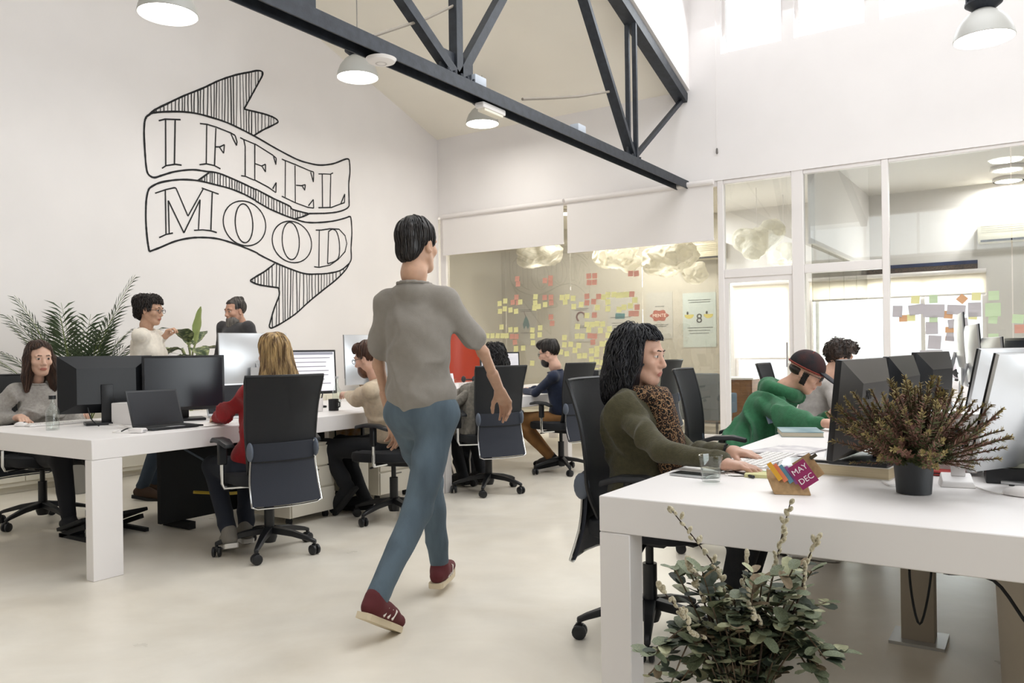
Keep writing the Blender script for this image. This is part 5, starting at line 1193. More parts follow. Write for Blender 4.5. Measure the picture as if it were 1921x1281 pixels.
cloud(1420, 452, 12.2, 84, 62, 'big paper cloud lamp seen through the pane above the door', 205)
cloud(1470, 478, 13.0, 66, 50, 'paper cloud lamp seen low above the door transom', 206)
def aircon(px, py, Y, w, label):
    p = at_y(px, py, Y); t = thing('air_conditioner', label, 'air conditioner', p); M_ac = mat('ivory_ac', 'cfc9b4', .5)
    MB().box((0, -.11, 0), (w, .22, .29)).build('casing', M_ac, t, bevel=.03); MB().box((0, -.221, -.115), (w-.08, .01, .03)).build('outlet_slot', M_blackm, t)
    for k in range(4): MB().box((0, -.2215, .1-.03*k), (w-.1, .006, .006)).build('grille_line', mat('ac_grille_beige', 'a59f8b', .6), t)  # grille lines in a darker beige than the casing
aircon(1318, 474, Y_FAR-.005, .9, 'wall air conditioner in the grey meeting room')
aircon(1905, 436, Y_FAR-.005, .95, 'wall air conditioner at the right picture edge')
p0, p1 = at_y(1616, 520, Y_FAR-.02), at_y(1834, 492, Y_FAR-.02)
t = thing('panorama_print', 'long dark panorama print of a city at night above the far window', 'picture', ((p0.x+p1.x)/2, Y_FAR-.015, (p0.z+p1.z)/2)); w_, h_ = p1.x-p0.x, .2
MB().box((0, 0, 0), (w_, .02, h_)).build('panel', mat('night_city_print', '1c2030', .5, col2='6b5a4a', vscale=60, detail=8, stretch=(1, 1, 3)), t)
MB().box((0, -.011, h_*.36), (w_, .004, h_*.26)).build('sky_band', mat('night_sky_print', '26355a', .5, var=.2), t)
# storage and seats seen behind the glass
t = thing('wooden_cabinet', 'low wooden cabinet inside the room behind the glass door', 'cabinet', at_z(1400, 792, 0).to_3d() if False else (at_y(1366, 770, 12.6).x, 12.6, 0))
MB().box((0, 0, .36), (.9, .42, .68)).build('cabinet_body', mat('brown_wood', '7d5a3c', .6, var=.2, vscale=4, stretch=(1, 1, 8)), t, bevel=.004); MB().box((0, 0, .715), (.94, .45, .03)).build('cabinet_top', M_white, t, bevel=.004)
for k in (-1, 1): MB().box((k*.22, -.215, .36), (.42, .014, .6)).build('cabinet_door', MATS['brown_wood'], t, bevel=.003)
def armchair(px, Y, label, c):
    p = at_y(px, 780, Y); t = thing('armchair', label, 'armchair', (p.x, Y, 0)); m = mat('upholstery_'+c, c, .85, var=.05)
    MB().box((0, 0, .3), (.62, .6, .2)).build('seat', m, t, bevel=.04); MB().box((0, -.27, .6), (.62, .12, .5)).build('backrest', m, t, bevel=.04)
    for s in (-1, 1): MB().box((s*.33, 0, .42), (.1, .58, .28)).build('arm', m, t, bevel=.03)
    for sx in (-1, 1):
        for sy in (-1, 1): MB().tube([(sx*.26, sy*.24, 0), (sx*.26, sy*.24, .21)], .018, 8).build('leg', M_blackm, t)
armchair(1322, 11.0, 'blue upholstered armchair behind the glass', '3f5568')
armchair(1275, 11.7, 'grey upholstered armchair deeper behind the glass', '6b6f72')
# ------------------------------------------------------------------ monitors, computers and desk things
M_screen = mat('dark_screen', '1c2027', .18)
M_bezel = mat('monitor_bezel', '101216', .35)
M_backg = mat('monitor_back_grey', '4a4744', .4)
def screen_lit(name, base, c2):
    m = mat(name, base, .3, col2=c2, vscale=9, stretch=(1, 1, 6)); m.node_tree.nodes['Principled BSDF'].inputs['Emission Color'].default_value = lin(base); m.node_tree.nodes['Principled BSDF'].inputs['Emission Strength'].default_value = .5; return m
SCR_DOC = screen_lit('lit_document_screen', 'd9d7db', 'e6e3e6'); SCR_GREY = screen_lit('lit_grey_screen', 'b7b5ba', 'c9c6c8')
def monitor(x, y, face, w, h, zb, label, style='black', tilt=-4, z0=ZD, scr=None, lines=False, mark=None, base=True):
    """face: direction the screen looks (deg). zb: height of the lower screen edge above the stand foot. Local +Y = screen normal"""
    t = thing('monitor' if style == 'black' else 'desktop_computer', label, 'monitor' if style == 'black' else 'computer', (x, y, z0), math.radians(face-90))
    R = Matrix.Rotation(math.radians(-tilt), 3, 'X'); zc = zb+h/2; c = Vector((0, 0, zc))
    body = M_bezel if style == 'black' else M_silver
    P = lambda v: R @ Vector(v)+c
    def bx(name, cc, d, m, par, bev=.004):
        return MB().box(P(cc), d, R).build(name, m, par, bevel=bev)
    if style == 'black':
        sh = MB(); hw, hh = w/2, h/2; a = [(-hw, 0, -hh), (hw, 0, -hh), (hw, 0, hh), (-hw, 0, hh), (-hw*.62, -.045, -hh*.7), (hw*.62, -.045, -hh*.7), (hw*.62, -.045, hh*.55), (-hw*.62, -.045, hh*.55)]
        sh.add([P(v) for v in a], [(4, 5, 6, 7), (0, 4, 7, 3), (1, 2, 6, 5), (3, 7, 6, 2), (0, 1, 5, 4), (0, 3, 2, 1)]); b = sh.build('housing', M_backg if mark else M_bezel, t)
        bx('bezel', (0, .01, 0), (w, .022, h), M_bezel, t, .004); bx('screen', (0, .0215, .004), (w-.03, .002, h-.04), scr or M_screen, t, 0)
        if base:
            MB().box((0, -.055, zc*.5), (.07, .022, zc), None).build('stand_neck', M_bezel, t, bevel=.004); MB().box((0, -.02, .009), (.26, .19, .018)).build('stand_base', M_bezel, t, bevel=.006)
    else:
        sh = MB(); hw, hh = w/2, h/2; vs = []; fs = []
        for k, (sc, yy) in enumerate(((1, .0), (.985, -.008), (.8, -.022), (.4, -.036), (.0, -.04))):
            for u, v in ((-1, -1), (0, -1), (1, -1), (1, 0), (1, 1), (0, 1), (-1, 1), (-1, 0)): vs.append(P((u*hw*sc, yy, v*hh*sc)))
        for k in range(4):
            for j in range(8): fs.append((k*8+j, k*8+8+j, k*8+8+(j+1) % 8, k*8+(j+1) % 8))
        fs.append(tuple(range(8))); sh.add(vs, fs); b = sh.build('housing', M_silver, t, smooth=True)
        bx('front_glass', (0, .004, .03), (w, .008, h-.06), M_bezel, t, .002); bx('chin', (0, .004, -h/2+.03), (w, .008, .06), M_silver, t, .002)
        bx('screen', (0, .009, .03), (w-.05, .002, h-.11), scr or M_screen, t, 0)
        if base:
            MB().tube([(0, -.04, zc-.02), (0, -.075, zc*.6), (0, -.08, .05), (0, -.06, .012)], .012, 8).box((0, -.077, zc*.45), (.14, .008, zc*.85)).build('stand_neck', M_silver, t, smooth=True); MB().box((0, -.0, .006), (.2, .19, .012)).build('stand_base', M_silver, t, bevel=.004)
        for k in range(6): MB().box(P((-.06+.022*k, -.036, -h*.33)), (.011, .006, .012), R).build('vent_slot', M_blackm, b)
    if lines:
        for k in range(7): bx('text_line', (-.02+.015*(k % 2), .0228, h*.32-k*.035), (w*(.7-.08*(k % 3)), .0012, .006), mat('screen_text', '8f8d98', .5), t, 0)
        bx('toolbar', (0, .0228, h*.42), (w*.9, .0012, .022), mat('screen_bar', 'a9abb8', .5), t, 0)
    if mark: text_obj(mark, .045, M_ink, b, P((-.09, -.0468, .05)), (R @ Matrix.Rotation(PI/2, 3, 'X')).to_euler(), 'lettering')
    return t
def yx(px, X, z=ZD): 
    lo, hi = -2., 14.
    for _ in range(40):
        m_ = (lo+hi)/2
        if proj((X, m_, z))[0] < px: lo = m_
        else: hi = m_
    return (lo+hi)/2
# left desks
monitor(-5.12, yx(200, -5.12), 156, .56, .37, .075, 'black monitor seen from behind in front of the woman in grey', tilt=4)
monitor(-4.86, yx(346, -4.86), -28, .52, .37, .07, 'black monitor with a dark blank screen beside the open laptop', tilt=-3)
monitor(-5.18, yx(478, -5.18), 168, .58, .44, .17, 'silver desktop computer seen from behind, left of the blonde woman', 'imac', tilt=3)
monitor(-4.98, yx(578, -4.98), -20, .48, .36, .11, 'black monitor showing a white document, right of the blonde woman', scr=SCR_DOC, lines=True)
monitor(-5.2, yx(698, -5.2), 166, .58, .46, .15, 'silver desktop computer behind the man in cream', 'imac', tilt=3)
monitor(-4.95, yx(938, -4.95), -35, .46, .34, .09, 'black monitor in front of the curly haired sitter', scr=SCR_GREY)
def laptop(x, y, face, label, m, scr, ang=105, w=.33, d=.23, z=ZD):
    t = thing('laptop', label, 'laptop', (x, y, z), math.radians(face-90))     # user sits at -face side; local +Y = towards the user
    MB().box((0, 0, .008), (w, d, .014)).build('laptop_base', m, t, bevel=.004)
    for r in range(5):
        MB().box((0, -.065+.026*r, .0158), (w*.86, .02, .002)).build('key_row', M_blackm, t)
    MB().box((0, .085, .0155), (.1, .055, .001)).build('trackpad', mat('trackpad_grey', '8d8d90', .4), t)
    a = math.radians(ang-90); R = Matrix.Rotation(a, 3, 'X'); c = Vector((0, -d/2, .014))
    l = MB().box(c+R @ Vector((0, 0, d/2)), (w, .007, d), R).build('lid', m, t, bevel=.003); MB().box(c+R @ Vector((0, .0042, d/2)), (w-.02, .001, d-.025), R).build('screen', scr, l)
    return t
laptop(-4.45, yx(316, -4.45), -5, 'dark laptop open at the near edge of the left desk', M_black, M_screen, 112)
laptop(-4.62, yx(838, -4.62), -25, 'silver laptop open beside the white pot plant', M_silver, SCR_GREY, 108)
laptop(-4.75, yx(446, -4.75), -10, 'laptop hidden behind the woman in red', M_silver, M_screen, 110)
def simple(name, label, cat, x, y, z=ZD, rz=0., group=None): return thing(name, label, cat, (x, y, z), math.radians(rz), group)
def keyboard(x, y, rz, label, m=None):
    t = simple('keyboard', label, 'keyboard', x, y, ZD, rz); MB().box((0, 0, .007), (.42, .13, .012)).build('keyboard_body', m or M_white, t, bevel=.004)
    for r in range(5):
        for k in range(14): MB().box((-.185+.0285*k, -.046+.023*r, .0145), (.024, .018, .004)).build('key', KEYM, t) if (r, k) == (0, 0) else link('key', KEYMESH, t, None, (.0285*k, .023*r, 0))
    return t
KEYM = mat('key_white', 'e9e6e3', .5); KEYMESH = MB().box((-.185, -.046, .0145), (.024, .018, .004)).mesh('key'); KEYMESH.materials.append(KEYM)
def mouse(x, y, rz, label):
    t = simple('computer_mouse', label, 'mouse', x, y, ZD, rz); P, Q = sdf_mesh([ell((0, 0, .006), (.03, .055, .024), .01)], .005, None, lambda P: .001-P[:, 2]); link('mouse_shell', np_mesh('mouse_shell', P, Q), t, M_white)
    MB().box((0, .03, .0285), (.004, .014, .004)).build('scroll_wheel', M_blackm, t)
p = at_d(45, 792, 5.55); mouse(-5.47, yx(40, -5.47), -80, 'white mouse under the hand of the woman in grey')
keyboard(-5.4, yx(112, -5.4), 87, 'slim white keyboard before the woman in grey')
t = simple('glass_bottle', 'clear glass water bottle with black cap near the left monitor', 'bottle', -4.98, yx(99, -4.98))
MB().lathe([(0, .003), (.036, .003), (.038, .01), (.038, .115), (.03, .135), (.016, .155), (.014, .185), (.017, .187), (.012, .19), (.012, .155), (.034, .112), (.034, .01), (0, .008)], 20).build('bottle_body', M_jar, t, smooth=True); MB().lathe([(0, .21), (.02, .21), (.02, .188), (0, .188)], 16).build('cap', M_black, t)
t = simple('glass_bottle', 'tall clear bottle beside the document monitor', 'bottle', -4.75, yx(632, -4.75))
MB().lathe([(0, .003), (.034, .003), (.036, .01), (.036, .13), (.016, .19), (.014, .24), (.011, .24), (.012, .19), (.032, .128), (.032, .01), (0, .008)], 20).build('bottle_body', M_jar, t, smooth=True); MB().lathe([(0, .255), (.016, .255), (.016, .238), (0, .238)], 14).build('cap', M_silver, t)
t = simple('white_box', 'white box with a round cable hole between the two left monitors', 'box', -4.95, yx(250, -4.95), rz=20)
MB().box((0, 0, .07), (.2, .16, .14)).build('box_body', M_white, t, bevel=.006); MB().lathe([(0, 0), (.018, 0), (.02, .004)], 16, (.101, -.05, .09), rot=Matrix.Rotation(PI/2, 3, 'Y')).build('cable_hole', M_blackm, t)
def pen_cup(x, y, label, m, z=ZD, n=7, seed=1):
    t = simple('pen_cup', label, 'pen holder', x, y, z); r = random.Random(seed)
    MB().lathe([(0, .002), (.04, .002), (.042, .1), (.038, .1), (.036, .006), (0, .006)], 20).build('cup', m, t, smooth=True)
    cols = ['d8a531', 'b5462f', '2f5f9a', '2c2c30', '4c8a50', 'd07a35', 'e8e2d8', '7a3f7a', 'c9302c']
    for k in range(n):
        a = r.uniform(0, 6.28); c = cols[(k+seed) % len(cols)]; o = MB().tube([(.012*math.cos(a), .012*math.sin(a), .008), (.045*math.cos(a), .045*math.sin(a), r.uniform(.14, .18))], .0045, 6).build('pencil', mat('pencil_'+c, c, .5), t)
    return t
pen_cup(-4.62, yx(596, -4.62), 'pen cup on the desk before the man in cream', M_white, seed=2)
t = simple('mug', 'black mug next to the hand of the man in cream', 'mug', -4.55, yx(626, -4.55))
MB().lathe([(0, .002), (.038, .002), (.04, .09), (.036, .09), (.034, .008), (0, .008)], 20).build('mug_body', M_black, t, smooth=True); MB().tube([(.038, 0, .075), (.065, 0, .065), (.065, 0, .035), (.038, 0, .022)], .006, 6).build('handle', M_black, t, smooth=True)
def papers(x, y, rz, w, d, n, label, m=None):
    t = simple('paper_stack', label, 'paper', x, y, ZD, rz)
    for k in range(n): MB().box((.004*(k % 3), .003*(k % 2), .0012+.0016*k), (w, d, .0014), Matrix.Rotation(.05*((k*7) % 5-2), 3, 'Z')).build('sheet', m or mat('white_paper', 'eeeae6', .8), t)
    return t
papers(-4.42, yx(388, -4.42), 12, .21, .297, 3, 'loose white papers beside the dark laptop')
def cable(pts, r, m, label, name='cable', z=ZD):
    o = MB().tube(spline(pts, 6), r, 6).build(name, m, smooth=True); tag(o, label, 'cable'); return o
M_wcab = mat('white_cable', 'e6e2de', .5)
def dk(px, X, z=.006): return Vector((X, yx(px, X), ZD+z))
cable([dk(205, -5.0), dk(225, -4.75, .02), dk(242, -4.6, .012), dk(258, -4.45), dk(276, -4.4), dk(262, -4.33), dk(232, -4.38), dk(212, -4.45), dk(222, -4.55)], .004, M_wcab, 'white cable looping across the near left desk')
cable([dk(228, -4.46), dk(240, -4.5, .015), dk(256, -4.55), dk(270, -4.7)], .004, M_blackm, 'short black cable by the dark laptop')
cable([dk(165, -5.0, .12), dk(172, -4.95, .05), dk(186, -4.92)], .004, M_blackm, 'black cable hanging behind the left monitor')
t = simple('white_charger', 'small white charger block by the dark laptop', 'charger', -4.34, yx(258, -4.34), rz=20); MB().box((0, 0, .014), (.09, .05, .026)).build('block', M_white, t, bevel=.006); MB().box((.05, 0, .014), (.012, .02, .01)).build('plug', M_silver, t)
# far part of the left desks: pot plant, box, dark things
def pot(t, r0, r1, h, m, soil=True):
    MB().lathe([(0, .002), (r0, .002), (r1, h), (r1*.93, h), (r0*.9, .02), (0, .02)], 28).build('pot', m, t, smooth=True)
    if soil: MB().lathe([(r1*.93, h*.9), (0, h*.92)], 24).build('soil', mat('dark_soil', '2b221a', .95, var=.3, vscale=40), t)
t = simple('succulent', 'spiky succulent in a square white pot behind the silver laptop', 'plant', -4.95, yx(845, -4.95))
MB().box((0, 0, .06), (.11, .11, .12), taper=1.15).build('pot', M_white, t, bevel=.006)
r = random.Random(9)
for k in range(22):
    a = r.uniform(0, 6.28); l = r.uniform(.05, .1); e = r.uniform(.2, .9); MB().tube([(0, 0, .115), (l*.5*math.sin(e)*math.cos(a), l*.5*math.sin(e)*math.sin(a), .12+l*.6*math.cos(e)), (l*math.sin(e)*math.cos(a), l*math.sin(e)*math.sin(a), .12+l*math.cos(e)*.95)], [.008, .006, .001], 5).build('spike', mat('succulent_green', '6d7f4a', .5, col2='a39a6a', vscale=20), t, smooth=True)
t = simple('white_shelf_box', 'low white shelf riser under dark things beside the pot plant', 'shelf', -5.1, yx(885, -5.1), rz=0); MB().box((0, 0, .1), (.3, .5, .02)).build('shelf_top', M_white, t); MB().box((0, -.24, .045), (.3, .02, .09)).build('shelf_side', M_white, t); MB().box((0, .24, .045), (.3, .02, .09)).build('shelf_side', M_white, t)
t = simple('headphones', 'black headphones lying on the white shelf riser', 'headphones', -5.08, yx(880, -5.08), ZD+.112); MB().tube([(.07*math.cos(a), .07*math.sin(a), .03) for a in np.linspace(.2, 3.0, 12)], .008, 6).build('headband', M_black, t, smooth=True)
for s in (-1, 1): MB().ball((s*.07, 0, .035), (.02, .035, .035), 12).build('ear_cup', M_black, t, smooth=True)
t = simple('desktop_tower', 'black tower computer on the far desk by the sticky notes', 'computer', -4.6, yx(1070, -4.6)+.4, rz=10); MB().box((0, 0, .1), (.42, .35, .2)).build('case', M_black, t, bevel=.006); MB().box((.211, 0, .12), (.003, .25, .06)).build('front_panel', M_backg, t)
# wooden sculpture, orange stool
t = thing('wood_sculpture', 'brown driftwood slab sculpture standing on the low cabinet', 'sculpture', (XL+.24, yx(690, XL+.24, 1.2), .681))
f = noise_fn(300, 18, 6, (1, 1, .3))
P, Q = sdf_mesh([cone((0, -.08, .12), (0, -.02, .62), .10, .07, .05), cone((0, .06, .1), (0, .16, .86), .12, .035, .05), ell((0, .05, .3), (.10, .2, .28), .05)], .014, lambda P: .03*f(P)); P[:, 0] *= .6
link('driftwood', np_mesh('driftwood', P, Q), t, mat('weathered_wood', '6d5744', .85, col2='97826b', vscale=14, stretch=(1, 1, .15), bump=.5, bscale=40)); MB().box((0, .05, .05), (.16, .22, .1)).build('plinth', mat('dark_plinth', '4a3a2e', .7), t)
t = thing('bar_stool', 'tall orange shell stool behind the walking man', 'stool', (-5.97, yx(872, -5.97, 1.2), 0), math.radians(-140)); M_or = mat('orange_plastic', 'b53c1c', .4)
panel(MB(), lerp_prof([(-.2, .82, .19), (-.23, 1.0, .2), (-.25, 1.25, .2), (-.26, 1.44, .19), (-.262, 1.49, .13)], 4), curve=.06, thick=.02).build('backrest', M_or, t, smooth=True); MB().box((0, 0, .8), (.4, .42, .035)).build('seat', M_or, t, bevel=.015)
for sx in (-1, 1):
    for sy in (-1, 1): MB().tube([(sx*.14, sy*.14, .79), (sx*.2, sy*.2, 0)], .014, 8).build('leg', M_chrome, t)
MB().tube([(.18, .18, .28), (-.18, .18, .28), (-.18, -.18, .28), (.18, -.18, .28)], .01, 8, closed=True).build('foot_ring', M_chrome, t)
# things under the left desks
t = thing('foot_rest', 'black tilted foot rest under the near left desk', 'foot rest', (-5.28, 3.02, 0), math.radians(-90)); MB().box((0, .0, .10), (.46, .32, .025), Matrix.Rotation(.3, 3, 'X')).build('platform', M_blackm, t, bevel=.006); 
for s in (-1, 1): MB().bar((s*.19, -.16, .01), (s*.19, .14, .1), .03, .03).build('strut', M_blackm, t); MB().bar((s*.19, -.17, .013), (s*.19, .2, .013), .03, .025).build('runner', M_blackm, t)
t = thing('desk_screen', 'dark panel with hanging cables beneath the near left desk', 'panel', (-5.0, 4.0, 0)); MB().box((0, 0, .34), (.04, 1.5, .58)).build('panel', M_blackm, t, bevel=.004)
for s in (-1, 1): MB().box((0, s*.6, .03), (.3, .05, .05)).build('foot', M_blackm, t)
cable([Vector((-4.97, 3.3, .62)), Vector((-4.6, 3.45, .42)), Vector((-4.5, 3.62, .30)), Vector((-4.62, 3.76, .34))], .007, mat('grey_blue_cable', '4d5866', .5), 'grey cable sagging under the near left desk')
cable([Vector((-4.62, 3.25, .30)), Vector((-4.55, 3.5, .26)), Vector((-4.55, 3.65, .27)), Vector((-4.65, 3.77, .3))], .011, mat('yellow_cable', 'b39a2c', .5), 'yellow cable hung under the near left desk')
cable([Vector((-4.8, 2.7, .66)), Vector((-4.75, 2.85, .61)), Vector((-4.72, 3.0, .63)), Vector((-4.8, 3.1, .66))], .006, M_blackm, 'short black cable under the left desk edge')
def pedestal(x, y, rz, label):
    t = thing('drawer_pedestal', label, 'drawers', (x, y, 0), math.radians(rz)); MB().box((0, 0, .3), (.42, .55, .5)).build('cabinet_body', M_cab, t, bevel=.004)
    for k, (z, h) in enumerate(((.46, .14), (.31, .14), (.14, .17))):
        d = MB().box((0, -.282, z), (.40, .014, h)).build('drawer', M_cab, t, bevel=.003); MB().box((0, -.29, z+h/2-.02), (.1, .006, .008)).build('handle', MATS['dark_slot'], d)
    for sx in (-1, 1):
        for sy in (-1, 1): MB().lathe([(.02, .0), (.024, .02), (.02, .05)], 10, (sx*.17, sy*.22, 0)).build('castor', M_blackm, t)
pedestal(-4.62, 4.02, 90, 'white drawer pedestal beneath the desk behind the red sitter')
pedestal(-4.7, 5.0, 90, 'white drawer pedestal beneath the desk behind the walking man')
t = thing('picture_frame', 'small framed photo standing under the desk by the man in cream', 'picture', (-4.5, 4.55, .0)); 
MB().box((0, 0, .53), (.3, .02, .2)).build('frame', M_black, t); MB().box((0, -.012, .53), (.26, .004, .16)).build('print', mat('warm_photo_print', 'c8a06a', .6, col2='e8e0d0', vscale=12), t); MB().box((0, .05, .215), (.2, .1, .43)).build('stand', M_cab, t)
t = thing('backpack', 'black backpack with white cords beneath the chair with grey coat', 'bag', (-4.5, 6.15, 0)); P, Q = sdf_mesh([ell((0, 0, .2), (.17, .13, .2), .05), ell((0, -.1, .14), (.12, .07, .11), .05)], .014, folds(310, .008, 20)); link('bag_body', np_mesh('bag_body', P, Q), t, BK)
for s in (-1, 1): MB().tube([(s*.1, -.12, .36), (s*.12, -.19, .2), (s*.1, -.15, .04)], .008, 6).build('strap', M_wcab, t, smooth=True)
# ------------------------------------------------------------------ the foreground desk
def D(px, py, z=ZD): return at_z(px, py, z)
p = D(1334, 905); t = simple('water_glass', 'faceted glass tumbler of water by the typing hands', 'glass', p.x, p.y)
MB().lathe([(0, .004), (.029, .004), (.031, .012), (.034, .05), (.0395, .09), (.0365, .09), (.031, .05), (.028, .016), (0, .014)], 12).build('tumbler', M_jar, t, smooth=False); MB().lathe([(0, .016), (.028, .016), (.0305, .048), (0, .048)], 24).build('water', M_jar, t)
p = D(1300, 893); t = simple('phone', 'smartphone lying left of the water glass', 'phone', p.x, p.y, rz=-8); MB().box((0, 0, .005), (.145, .072, .008)).build('phone_body', M_silver, t, bevel=.003); MB().box((0, 0, .0095), (.135, .064, .001)).build('screen', M_screen, t)
p = D(1432, 868); keyboard(p.x, p.y+.02, -92, 'white keyboard under the hands of the scarf woman')
p = D(1395, 893); t = simple('pen', 'black pen lying by the open papers', 'pen', p.x, p.y, rz=140); MB().tube([(-.06, 0, .006), (.05, 0, .006)], .005, 8).build('barrel', M_black, t, smooth=True); MB().tube([(.05, 0, .006), (.065, 0, .006)], [.004, .001], 8).build('tip', M_silver, t)
p = D(1415, 888); papers(p.x, p.y, 25, .2, .14, 3, 'small white papers by the pen'); p = D(1425, 893); t = simple('note_pad', 'yellow note pad lying beside the pen', 'note pad', p.x, p.y, rz=10); MB().box((0, 0, .006), (.09, .09, .011)).build('pad', NY, t); MB().box((0, .04, .0125), (.09, .012, .001)).build('gum_strip', NG, t)
p = D(1405, 855); papers(p.x+.1, p.y+.22, -12, .21, .297, 4, 'magazine pages beyond the typing hands', mat('magazine_page', 'b5b0b4', .6, col2='e6e2e0', vscale=16))
p = D(1512, 872); t = simple('drawing_tablet', 'silver tablet with a pale screen before the black monitor', 'tablet', p.x, p.y, rz=-78); MB().box((0, 0, .006), (.25, .19, .01)).build('tablet_body', M_silver, t, bevel=.003); MB().box((0, 0, .0115), (.225, .165, .001)).build('screen', mat('pale_tablet_screen', 'd7dcdf', .2), t)
p = D(1560, 858); keyboard(p.x+.02, p.y+.12, -80, 'grey keyboard in front of the black monitor', M_silver)
p = D(1500, 815); t = simple('notebook', 'teal covered notebook beside the elbow of the green hoodie', 'notebook', p.x, p.y, rz=-70); MB().box((0, 0, .012), (.26, .19, .02)).build('page_block', mat('page_cream', 'd9d0ba', .8), t); MB().box((0, 0, .0235), (.265, .195, .003)).build('cover', mat('teal_cover', '5f7f86', .6, col2='9db0b2', vscale=5), t); MB().box((0, 0, .001), (.265, .195, .002)).build('cover', MATS['teal_cover'], t)
# perpetual calendar of cardboard
p = D(1487, 925); t = simple('desk_calendar', 'small cardboard desk calendar with coloured tabs, MAY and DEC cards', 'calendar', p.x, p.y, rz=18)
M_card = mat('kraft_cardboard', 'a98a63', .85, var=.12, vscale=90, bump=.2, bscale=200); M_mag = mat('magenta_card', '8e2058', .6)
MB().add([(-.055, -.035, 0), (.05, -.035, 0), (.05, .035, 0), (-.055, .035, 0), (-.075, -.02, .05), (.035, -.02, .035), (.035, .02, .06), (-.075, .02, .07)], [(0, 3, 2, 1), (4, 5, 6, 7), (0, 1, 5, 4), (1, 2, 6, 5), (2, 3, 7, 6), (3, 0, 4, 7)]).build('holder', M_card, t, bevel=.002, segs=1)
Rm = Matrix.Rotation(math.radians(-35), 3, 'Y') @ Matrix.Rotation(math.radians(-14), 3, 'X')
MB().box((.028, -.03, .062), (.055, .006, .075), Rm).build('card', M_mag, t); MB().box((.045, .0, .075), (.06, .005, .075), Rm).build('card', M_card, t); MB().box((.06, .0, .112), (.022, .006, .01), Rm).build('clip', mat('dark_brass', '4a4234', .4, .6), t)
for k, c in enumerate(('d8a02c', 'd87a55', '5d93a8', 'a86aa8')): MB().box((-.052+.016*k, -.026+.004*k, .068-.004*k), (.014, .004, .06), Rm).build('tab', mat('tab_'+c, c, .6), t)
fr = (Rm @ Matrix.Rotation(PI/2, 3, 'X')).to_euler(); Wt = mat('white_print', 'f0e8ea', .6)
text_obj('MAY', .024, Wt, t, Vector((.028, -.03, .062))+Rm @ Vector((0, -.0036, .016)), fr); text_obj('DEC', .024, Wt, t, Vector((.028, -.03, .062))+Rm @ Vector((0, -.0036, -.016)), fr)
# books under the monitor
p = D(1603, 893); t = simple('thick_book', 'thick cream paged book propping up the black monitor', 'book', p.x, p.y+.06, rz=-6); MB().box((0, 0, .02), (.25, .2, .036)).build('page_block', mat('page_edges', 'cdbd9c', .85, var=.08, vscale=3, stretch=(1, 1, 60)), t); MB().box((0, 0, .0395), (.255, .205, .003)).build('cover', mat('white_cover', 'dcd6cc', .5), t); MB().box((0, 0, .0015), (.255, .205, .003)).build('cover', MATS['white_cover'], t)
bk_ = (p.x, p.y+.06)
monitor(bk_[0]+.01, bk_[1]+.02, 174, .52, .33, .025, 'nearest black monitor with XIT marked on its grey back', tilt=-6, z0=ZD+.042, mark='XIT')
t = simple('thin_folder', 'dark folder with white sheets lying on the thick book', 'folder', bk_[0]-.05, bk_[1]-.05, ZD+.042, -4); MB().box((0, 0, .004), (.2, .07, .006)).build('cover', M_black, t); MB().box((-.02, -.004, .009), (.15, .06, .003)).build('sheet', MATS['white_paper'], t)
monitor(-.47, 3.55, 178, .54, .35, .05, 'second black monitor behind the XIT monitor', tilt=-3)
monitor(-.42, 4.2, 170, .5, .34, .07, 'third black monitor further down the right desk', tilt=-3)
# heather
p = D(1712, 928); t = simple('heather_plant', 'bushy heather plant with brown tips in a black pot', 'plant', p.x, p.y+.03)
pot(t, .048, .056, .105, mat('black_pot', '1d2023', .5))
r = random.Random(21); M_hs = mat('heather_stem', '4a3b28', .9); M_hg = mat('heather_green', '3f4a2a', .8, col2='6b6b3f', vscale=30); M_hb = mat('heather_brown', '6a4339', .85, col2='93705e', vscale=40); M_ht = mat('heather_tip', '8a7a4a', .8)
def sprig_mesh(seed, L, br):
    q = random.Random(seed); mb = MB(); pts = [Vector((0, 0, 0))]; d = Vector((.05, 0, 1)).normalized(); bend = Vector((q.uniform(-.5, .5), q.uniform(-.5, .5), -.15)); n = 9
    for k in range(n): d = (d+bend*.09).normalized(); pts.append(pts[-1]+d*L/n)
    mb.tube(pts, [.0016]*len(pts), 4, 0)
    for k in range(n):
        for j in range(12):
            f_ = k+j/12; c = pts[k].lerp(pts[k+1], j/12); a = q.uniform(0, 6.28); l = q.uniform(.009, .016)*(1.15 if k < 6 else .85); o = Vector((math.cos(a), math.sin(a), .7)).normalized()*l; s = Vector((-math.sin(a), math.cos(a), 0))*.0026
            mb.add([c-s, c+s, c+o+s*.4, c+o-s*.4], [(0, 1, 2, 3)], 3 if k > 7 else (2 if (k > 2 and q.random() < br) else 1))
    me = mb.mesh('sprig'); [me.materials.append(m) for m in (M_hs, M_hg, M_hb, M_ht)]; return me
SP = [sprig_mesh(400+k, .2, .35+.07*k) for k in range(8)]
for k in range(210):
    a = r.uniform(0, 6.28); e = abs(r.gauss(0, .62)) if k > 60 else r.uniform(.7, 1.5); sc = r.uniform(.7, 1.2)*(1.1 if e < 1.2 else .95)
    o = link('sprig', SP[k % 8], t, None, (.03*math.cos(a)*min(1, e), .03*math.sin(a)*min(1, e), .095)); o.rotation_euler = (0, min(e, 1.55), a); o.scale = (sc, sc, sc)
